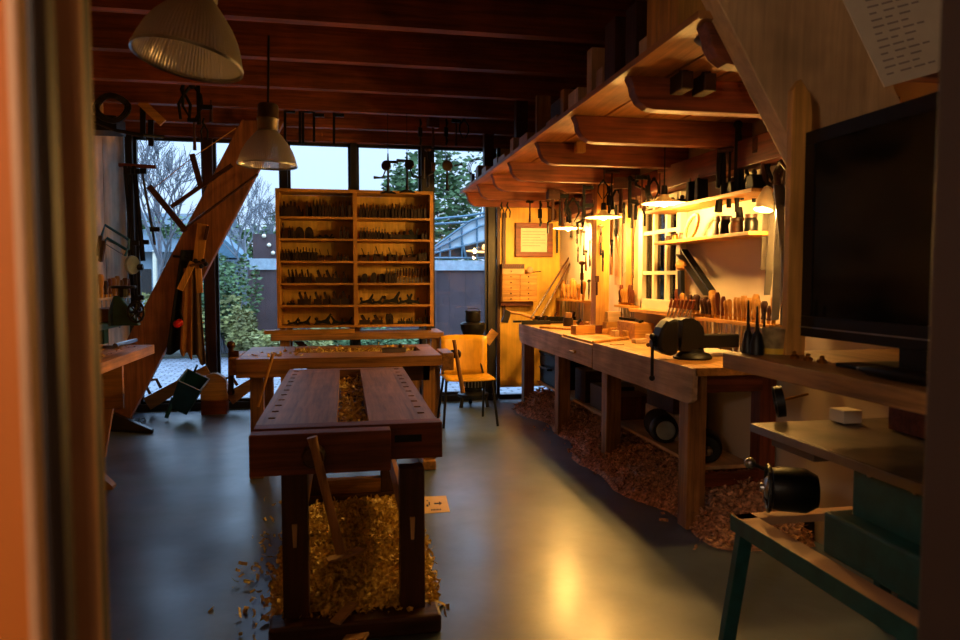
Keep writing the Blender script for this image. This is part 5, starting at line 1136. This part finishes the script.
# things fixed under the deck
p = PY(580, 136, 4.7); tag(MB().bar((p.x, 4.7, 2.335), PY(580, 153, 4.7), .07, .06, (0, 1, 0)).build('hanging_block', 'cabz', bev=.008), 'square wooden peg hanging under the overhead shelf edge', 'block')
for i, (u, v, mat_) in enumerate(((691, 80, 'tool' + 'x'), (714, 82, 'tool' + 'x'))):
    p = PY(u, v, 2.95); t = thing('hanging_plane', ('reddish', 'dark')[i] + ' wooden plane hung under the first boards of the overhead shelf', 'plane', p)
    MB().box(p.x - .03, p.x + .03, 2.98, 3.1, p.z - .03, p.z + .05).build('body', mat_, t, .006); MB().tube([(p.x, 3.04, p.z + .05), (p.x + .02, 3.04, 2.339)], .02, 8).build('hanger', 'brownz', t)
p = PY(725, 25, 2.6); t = thing('leather_bag', 'dark bulky bundle hanging at the camera end of the overhead shelf', 'bundle', p)
MB().ball(p + V((-.03, 0, -.02)), .09, 1.1, 1.2, .8).build('body', 'leather', t, smooth=True)
# tools hanging under the deck
hk_ = [(502, 202, 'pliers', 7.1, .7), (508, 202, 'pliers', 7.1, .7), (530, 200, 'hammer', 7.05, .75), (540, 201, 'spokeshave', 7.05, .9), (548, 199, 'brace', 7.05, .95), (553, 190, 'mallet', 6.3, .9), (560, 192, 'auger', 6.3, .9), (563, 194, 'hammer', 6.3, 1.0), (567, 198, 'pliers', 6.3, 1.0), (573, 198, 'calliper', 6.3, 1.0), (578, 198, 'brace', 6.3, .9), (584, 185, 'holdfast', 5.6, .8),
       (612, 172, 'auger', 5.6, .9), (617, 178, 'pliers', 5.5, 1.1), (621, 178, 'mallet', 5.4, .9), (630, 176, 'holdfast', 5.0, .9), (636, 175, 'brace', 5.0, .9), (642, 175, 'hammer', 4.85, .8), (648, 175, 'spokeshave', 4.8, .8), (654, 178, 'calliper', 4.8, .7), (660, 172, 'auger', 4.2, .4), (603, 180, 'calliper', 5.5, .7), (609, 186, 'spokeshave', 5.5, .8),
       (755, 150, 'holdfast', 3.9, .9), (764, 138, 'mallet', 3.7, .9), (770, 160, 'pliers', 3.7, 1.1), (776, 145, 'brace', 3.6, .9), (748, 165, 'pliers', 3.9, .8), (730, 150, 'auger', 3.95, 1.0)]
for i, (u, v, k, y, s_) in enumerate(hk_):
    grp = 'above the left lamp' if u < 590 else ('between the middle and right lamps' if u < 700 else 'above the near bench end')
    b0 = 0 if u < 590 else (12 if u < 700 else 23)
    hang(k, u, v, y, '%s, %s from left' % (grp, ORD[i - b0] if i >= b0 else ''), random.Random(i).uniform(-.6, .6), s_ * 1.15)
# tools hung on the post
for i, (u, v, k, x, s_) in enumerate(((584, 232, 'auger', 2.12, .7), (590, 240, 'holdfast', 2.1, .8), (601, 225, 'brace', 2.12, .8), (603, 250, 'pliers', 2.12, .9), (589, 280, 'calliper', 2.1, .9), (582, 262, 'brace', 2.1, .9), (597, 276, 'mallet', 2.08, .6), (606, 215, 'spokeshave', 2.3, 1.0), (578, 246, 'pliers', 2.3, .8))):
    p = PX(u, v, x); HK[k].put(p, (0, 0, R(70)), '%s on the timber post, %s from the top' % (HN[k], ORD[i]), 'tools on the timber post', s_)

# small lit clamp lamp at the near end, tilted
p = V((2.27, 3.56, 1.775))
t = thing('clamp_lamp', 'small tilted bright lamp among the hand saws beside the orange board', 'lamp', p)
MB().lathe([(.05, 0), (.045, .05), (.025, .11), (.018, .13)], p, (.25, .1, 1), n=20).build('lamp_shade', 'opal', t, smooth=True, solid=.003)
MB().ball(p + V((.004, 0, .03)), .022).build('bulb', 'bulb', t, smooth=True)
MB().tube([p + V((.03, .01, .13)), (2.33, 3.62, 1.96), (2.36, 3.7, 2.049)], .006, 8).build('arm', 'black', t)
# ============================================================ BENCH LAMPS
LAMPS = [(2.2, 6.82, 1.895), (2.09, 5.54, 1.895), (2.1, 4.44, 1.895)]
for i, (x, y, z) in enumerate(LAMPS):
    t = thing('bench_lamp', 'lit shallow enamel lamp over the wall workbench, %s' % ('far one', 'middle one', 'near one')[i], 'lamp', (x, y, z), 0, 'lit lamps over the wall workbench')
    MB().lathe([(.148, 0), (.146, .004), (.10, .015), (.05, .028), (.03, .045), (.025, .06)], (x, y, z), n=32).build('lamp_shade', 'opal', t, smooth=True, solid=.003)
    MB().tube([(x, y, z + .055), (x, y, z + .12)], [.022, .02], 12).build('socket', 'black', t)
    MB().tube([(x, y, z + .12), (x, y, 2.338)], .004, 6).build('cord', 'black', t)
    MB().lathe([(.012, .05), (.014, .04), (.028, .018), (.030, .004), (.02, -.016), (0, -.022)], (x, y, z), n=16).build('bulb', 'bulb', t, smooth=True)
# ============================================================ NEAR RIGHT: BRACE, TELEVISION, SHELF, MACHINE
YR = 2.35
def rx(z, s): return 1.27 + .0 + (2.32 - z) * SL * 1.0 + (s and .52)
q0, q1 = PY(718, 0, YR), PY(783, 128, YR); k_ = (q1.x - q0.x) / (q0.z - q1.z)
def rxx(z, s): return q0.x + (q0.z - z) * k_ + (.56 if s else 0)
zb = 1.2
struct('timber_brace', MB().prism([(rxx(2.9, 0), YR, 2.9), (rxx(2.9, 1), YR, 2.9), (XR - .002, YR, q0.z - (XR - .002 - q0.x - .56) / k_), (XR - .002, YR, zb - .2), (rxx(zb, 0), YR, zb)], (0, .09, 0)), 'pale' + 'z', bev=.005)
# poster on it
P0 = [PY(838, -12, YR - .03), PY(885, 87, YR - .03), PY(938, 72, YR - .03), PY(960, -12, YR - .03)]
t = thing('information_poster', 'pale poster with rows of small print fixed aslant on the timber brace', 'poster', P0[1])
MB().prism([P0[0], P0[1], P0[2], PY(965, 40, YR - .03), P0[3]], (0, .006, 0)).build('sheet', 'paper', t)
m = MB(); e = (P0[2] - P0[1]); f = (P0[0] - P0[1])
for k in range(14):
    c = P0[1] + f * (.1 + k * .065) + e * (.12 + .0 * k)
    for j in range(3 if k % 3 else 4):
        a = c + e * (.26 * j + .02 * k); b = a + e * (.2 if (j + k) % 3 else .13); w_ = f.normalized() * .007
        m.prism([a + V((0, -.001, 0)), b + V((0, -.001, 0)), b + w_ + V((0, -.001, 0)), a + w_ + V((0, -.001, 0))], (0, -.001, 0))
m.build('printed_lines', 'ink', t)
a = PY(795, 78, 2.24); 
t = thing('upright_board', 'narrow orange upright board with pointed top standing left of the television', 'board', (1.5, 2.24, 1.131))
xa, xb = PY(784, 300, 2.22).x, PY(804, 300, 2.22).x
zt_ = PY(795, 80, 2.22).z
MB().prism([(xa, 2.2, 1.131), (xb - .005, 2.2, 1.131), (xb, 2.2, zt_ - .11), (xb - .01, 2.2, zt_ - .05), (xa + .03, 2.2, zt_), (xa, 2.2, zt_ - .04)], (0, .03, 0)).build('board', 'pinez', t, .003)
t = thing('television', 'black flat television standing on the near wooden shelf', 'television', (1.56, 1.7, 1.14))
X0 = 1.555; bz0, bz1, by0, by1 = 1.20, 1.895, 1.0, 2.19
MB().box(X0, X0 + .07, by0, by1, bz0, bz1).build('body', 'plastic', t, .006)
MB().box(X0 - .006, X0 - .0005, by0, by1, bz1 - .045, bz1).box(X0 - .006, X0 - .0005, by0, by1, bz0, bz0 + .07).box(X0 - .006, X0 - .0005, by1 - .05, by1, bz0 + .07, bz1 - .045).build('bezel', 'plastic', t, .002)
MB().box(X0 - .002, X0 - .0003, by0, by1 - .05, bz0 + .07, bz1 - .045).build('screen', 'screen', t)
MB().box(X0 - .009, X0 - .0062, by0, by1, bz0 + .03, bz0 + .034).build('trim_strip', 'steel', t)
MB().box(X0 + .0, X0 + .05, 1.55, 1.75, 1.14, 1.2).build('neck', 'plastic', t)
MB().prism([(X0 - .09, 1.4, 1.131), (X0 + .15, 1.4, 1.131), (X0 + .15, 1.9, 1.131), (X0 - .09, 1.9, 1.131)], (0, 0, .012)).build('stand', 'plastic', t, .004)
t = thing('near_shelf', 'thick rough wooden shelf carrying the television and cup', 'shelf', (1.8, 1.8, 1.08))
B(1.345, XR - .001, .95, 2.345, 1.075, 1.13).build('board', 'mid' + 'y', t, .004)
B(2.3, 2.4, 2.2, 2.3, 0, 1.074).build('post', 'redz', t); B(2.25, 2.3, 2.2, 2.3, .6, 1.074).build('post', 'redz', t)
p = PZ(774, 354, 1.131); p.y = min(p.y, 2.28); t = thing('paper_cup', 'patterned paper cup on the near shelf left of the upright board', 'cup', (p.x, p.y, 1.131))
MB().lathe([(0, 0), (.034, 0), (.036, .004), (.046, .09), (.048, .093), (.044, .093), (.034, .01)], (p.x, p.y, 1.131), n=24).build('body', 'cup', t, smooth=True)
MB().lathe([(.0365, .002), (.039, .022), (.0385, .022), (.036, .002)], (p.x, p.y, 1.131), n=24).build('yellow_band', 'sticker', t)
for i, (u, y, h_, r_) in enumerate(((748, 2.30, .19, .020), (757, 2.25, .17, .022), (764, 2.32, .16, .015))):
    x = PY(u, 340, y).x; t = thing('oil_can', 'dark oil can with thin upright spout on the near shelf, %s from left' % ORD[i], 'oil can', (x, y, 1.131), 0, 'oil cans on the near shelf')
    MB().lathe([(0, 0), (r_ * 1.1, 0), (r_ * 1.1, .03), (r_ * .7, .07), (r_ * .3, .085)], (x, y, 1.131), n=14).build('body', 'black', t, smooth=True); MB().tube([(x, y, 1.21), (x - .002, y, 1.131 + h_)], [r_ * .35, .003], 8).build('spout', 'black', t)
p, q = PZ(858, 371, 1.15), PZ(930, 378, 1.15)
t = thing('tool_pouch', 'long black rounded case lying on the shelf below the television', 'case', (p.x, p.y, 1.131))
a, b = V((1.40, 1.72, 1.15)), V((1.42, 1.35, 1.15)); MB().tube([a, a.lerp(b, .1), a.lerp(b, .4), a.lerp(b, .8), b], [.004, .014, .019, .018, .012], 12).build('body', 'plastic', t, smooth=True); MB().ball(a, .006).build('tip', 'steel', t)
for i, y in enumerate((2.12, 2.05, 1.98)):
    p = V((1.48, y, 1.131)); t = thing('brass_knob', 'small shiny brass fitting on the shelf under the television, %s from left' % ORD[i], 'fitting', p, 0, 'brass fittings')
    MB().lathe([(0, 0), (.014, 0), (.016, .008), (.006, .014), (.008, .022), (0, .025)], p, n=12).build('body', 'brass', t, smooth=True)
# clutter below shelf
boxthing('storage_box', 'dark red cabinet box beneath the near shelf', 'box', 1.9, 2.3, 1.9, 2.18, .862, 1.02, 'redx')
boxthing('storage_box', 'small pale carton standing beneath the near shelf', 'box', 1.80, 1.88, 2.28, 2.36, .862, .91, 'paper')
a, b = PY(783, 400, 2.38), PY(808, 394, 2.36); tag(MB().tube([a, b], .005, 8).build('steel_rod', 'brass'), 'thin shiny rod under the near shelf edge', 'rod')
tag(MB().lathe([(.05, 0), (.06, .0), (.06, .03), (.05, .03)], PY(775, 402, 2.42), (1, -.5, .2)).build('drill_chuck', 'black', smooth=True), 'dark round fitting at the end of the thin shiny rod', 'fitting')
# jointer machine
t = thing('jointer_machine', 'green cast machine with rough metal table, motor and splayed legs at right', 'machine', (1.8, 1.9, 0))
MB().prism([(1.49, .95, .83), (1.49, 2.38, .83), (2.2, 2.38, .83), (2.2, .95, .83)], (0, 0, .028)).build('table', 'castgrey', t, .003)
MB().box(1.484, 1.4895, .95, 2.38, .828, .856).build('table_edge', 'steel', t)
B(1.6, 2.1, 1.15, 1.98, .60, .829).build('body', 'green', t, .012)
B(1.53, 2.1, 1.0, 2.02, .50, .64).build('housing', 'green', t, .01)
B(1.52, 1.6, 2.06, 2.3, .79, .829).build('bracket', 'castgrey', t, .003)
MB().box(1.44, 1.52, 1.0, 2.42, .47, .50).box(1.44, 2.1, 2.36, 2.42, .47, .50).build('frame_rail', 'casing', t, .003)
MB().box(1.435, 1.4395, 1.0, 2.42, .44, .50).build('rail_side', 'green', t)
for (xa, ya, xb, yb) in ((1.47, 2.37, 1.43, 2.42), (2.05, 2.37, 2.12, 2.42), (1.62, 1.75, 1.60, 1.72), (1.48, 1.1, 1.42, 1.05)):
    MB().bar((xa, ya, .469), (xb, yb, 0), .055, .035).build('leg', 'green', t, .003)
B(1.66, 2.0, 1.3, 1.66, 0, .49).build('pedestal', 'green', t, .01)
mx_, my_ = PX(766, 488, 1.56).y, PX(766, 488, 1.56).z
MB().lathe([(0, 0), (.06, 0), (.078, .012), (.083, .04), (.083, .13), (.06, .17), (0, .17)], (1.57, mx_ - .0, my_), (.9, -.45, 0), n=24).build('motor', 'plastic', t, smooth=True)
MB().lathe([(0, -.028), (.018, -.028), (.02, -.015), (.034, -.012), (.042, -.004), (.042, 0), (.03, .0), (0, .0)], (1.568, mx_, my_), (.9, -.45, 0), n=20).build('pulley', 'steel', t, smooth=True)
cb = V((1.57, mx_, my_)); m = MB()
d_, x_, y_ = V((.9, -.45, 0)).normalized(), None, None
m.tube([cb + V((.45, .9, 0)).normalized() * .085 * math.cos(a) + V((0, 0, .085 * math.sin(a))) for a in (k * math.pi / 10 for k in range(21))], .008, 6)
m.build('belt_guard', 'black', t)
kn = PX(750, 463, 1.56); MB().ball(kn, .022).build('lever_knob', 'steel', t, smooth=True); MB().tube([kn, kn + V((.06, -.03, -.025)), kn + V((.1, -.06, -.06))], .008, 8).build('lever', 'dark', t)
for k in range(3): MB().lathe([(0, 0), (.01, 0), (.01, .006), (0, .006)], (1.599, 1.9 - k * .18, .79), (-1, 0, 0), n=10).build('bolt', 'steel', t)
# ============================================================ LIGHT
wd = bpy.data.worlds.new('dusk_sky'); sc.world = wd; wd.use_nodes = True; nt = wd.node_tree; bg = nt.nodes['Background']
tc = nt.nodes.new('ShaderNodeTexCoord'); sp = nt.nodes.new('ShaderNodeSeparateXYZ'); r = nt.nodes.new('ShaderNodeValToRGB')
nt.links.new(tc.outputs['Generated'], sp.inputs[0]); nt.links.new(sp.outputs['Z'], r.inputs['Fac']); nt.links.new(r.outputs[0], bg.inputs['Color'])
r.color_ramp.elements[0].position = 0; r.color_ramp.elements[0].color = (.58, .71, .86, 1)
r.color_ramp.elements[1].position = .75; r.color_ramp.elements[1].color = (2.8, 4.0, 5.6, 1)
e = r.color_ramp.elements.new(.3); e.color = (.72, 1.04, 1.42, 1)
bg.inputs['Strength'].default_value = 1.4
def lamp(name, loc, e, c, rad=.03):
    l = bpy.data.lights.new(name, 'POINT'); l.energy = e; l.color = c; l.shadow_soft_size = rad
    o = bpy.data.objects.new(name, l); o.location = loc; col.objects.link(o); return o
for i, p in enumerate(LAMPS):
    lamp('bench_bulb_light', (p[0], p[1], p[2] - .055), (88, 62, 58)[i], WL, .035)
lamp('clamp_lamp_light', (2.25, 3.555, 1.765), 26, WL, .03)
lamp('corridor_light', (-.95, -.4, 1.95), 48, (1, .76, .55), .12)
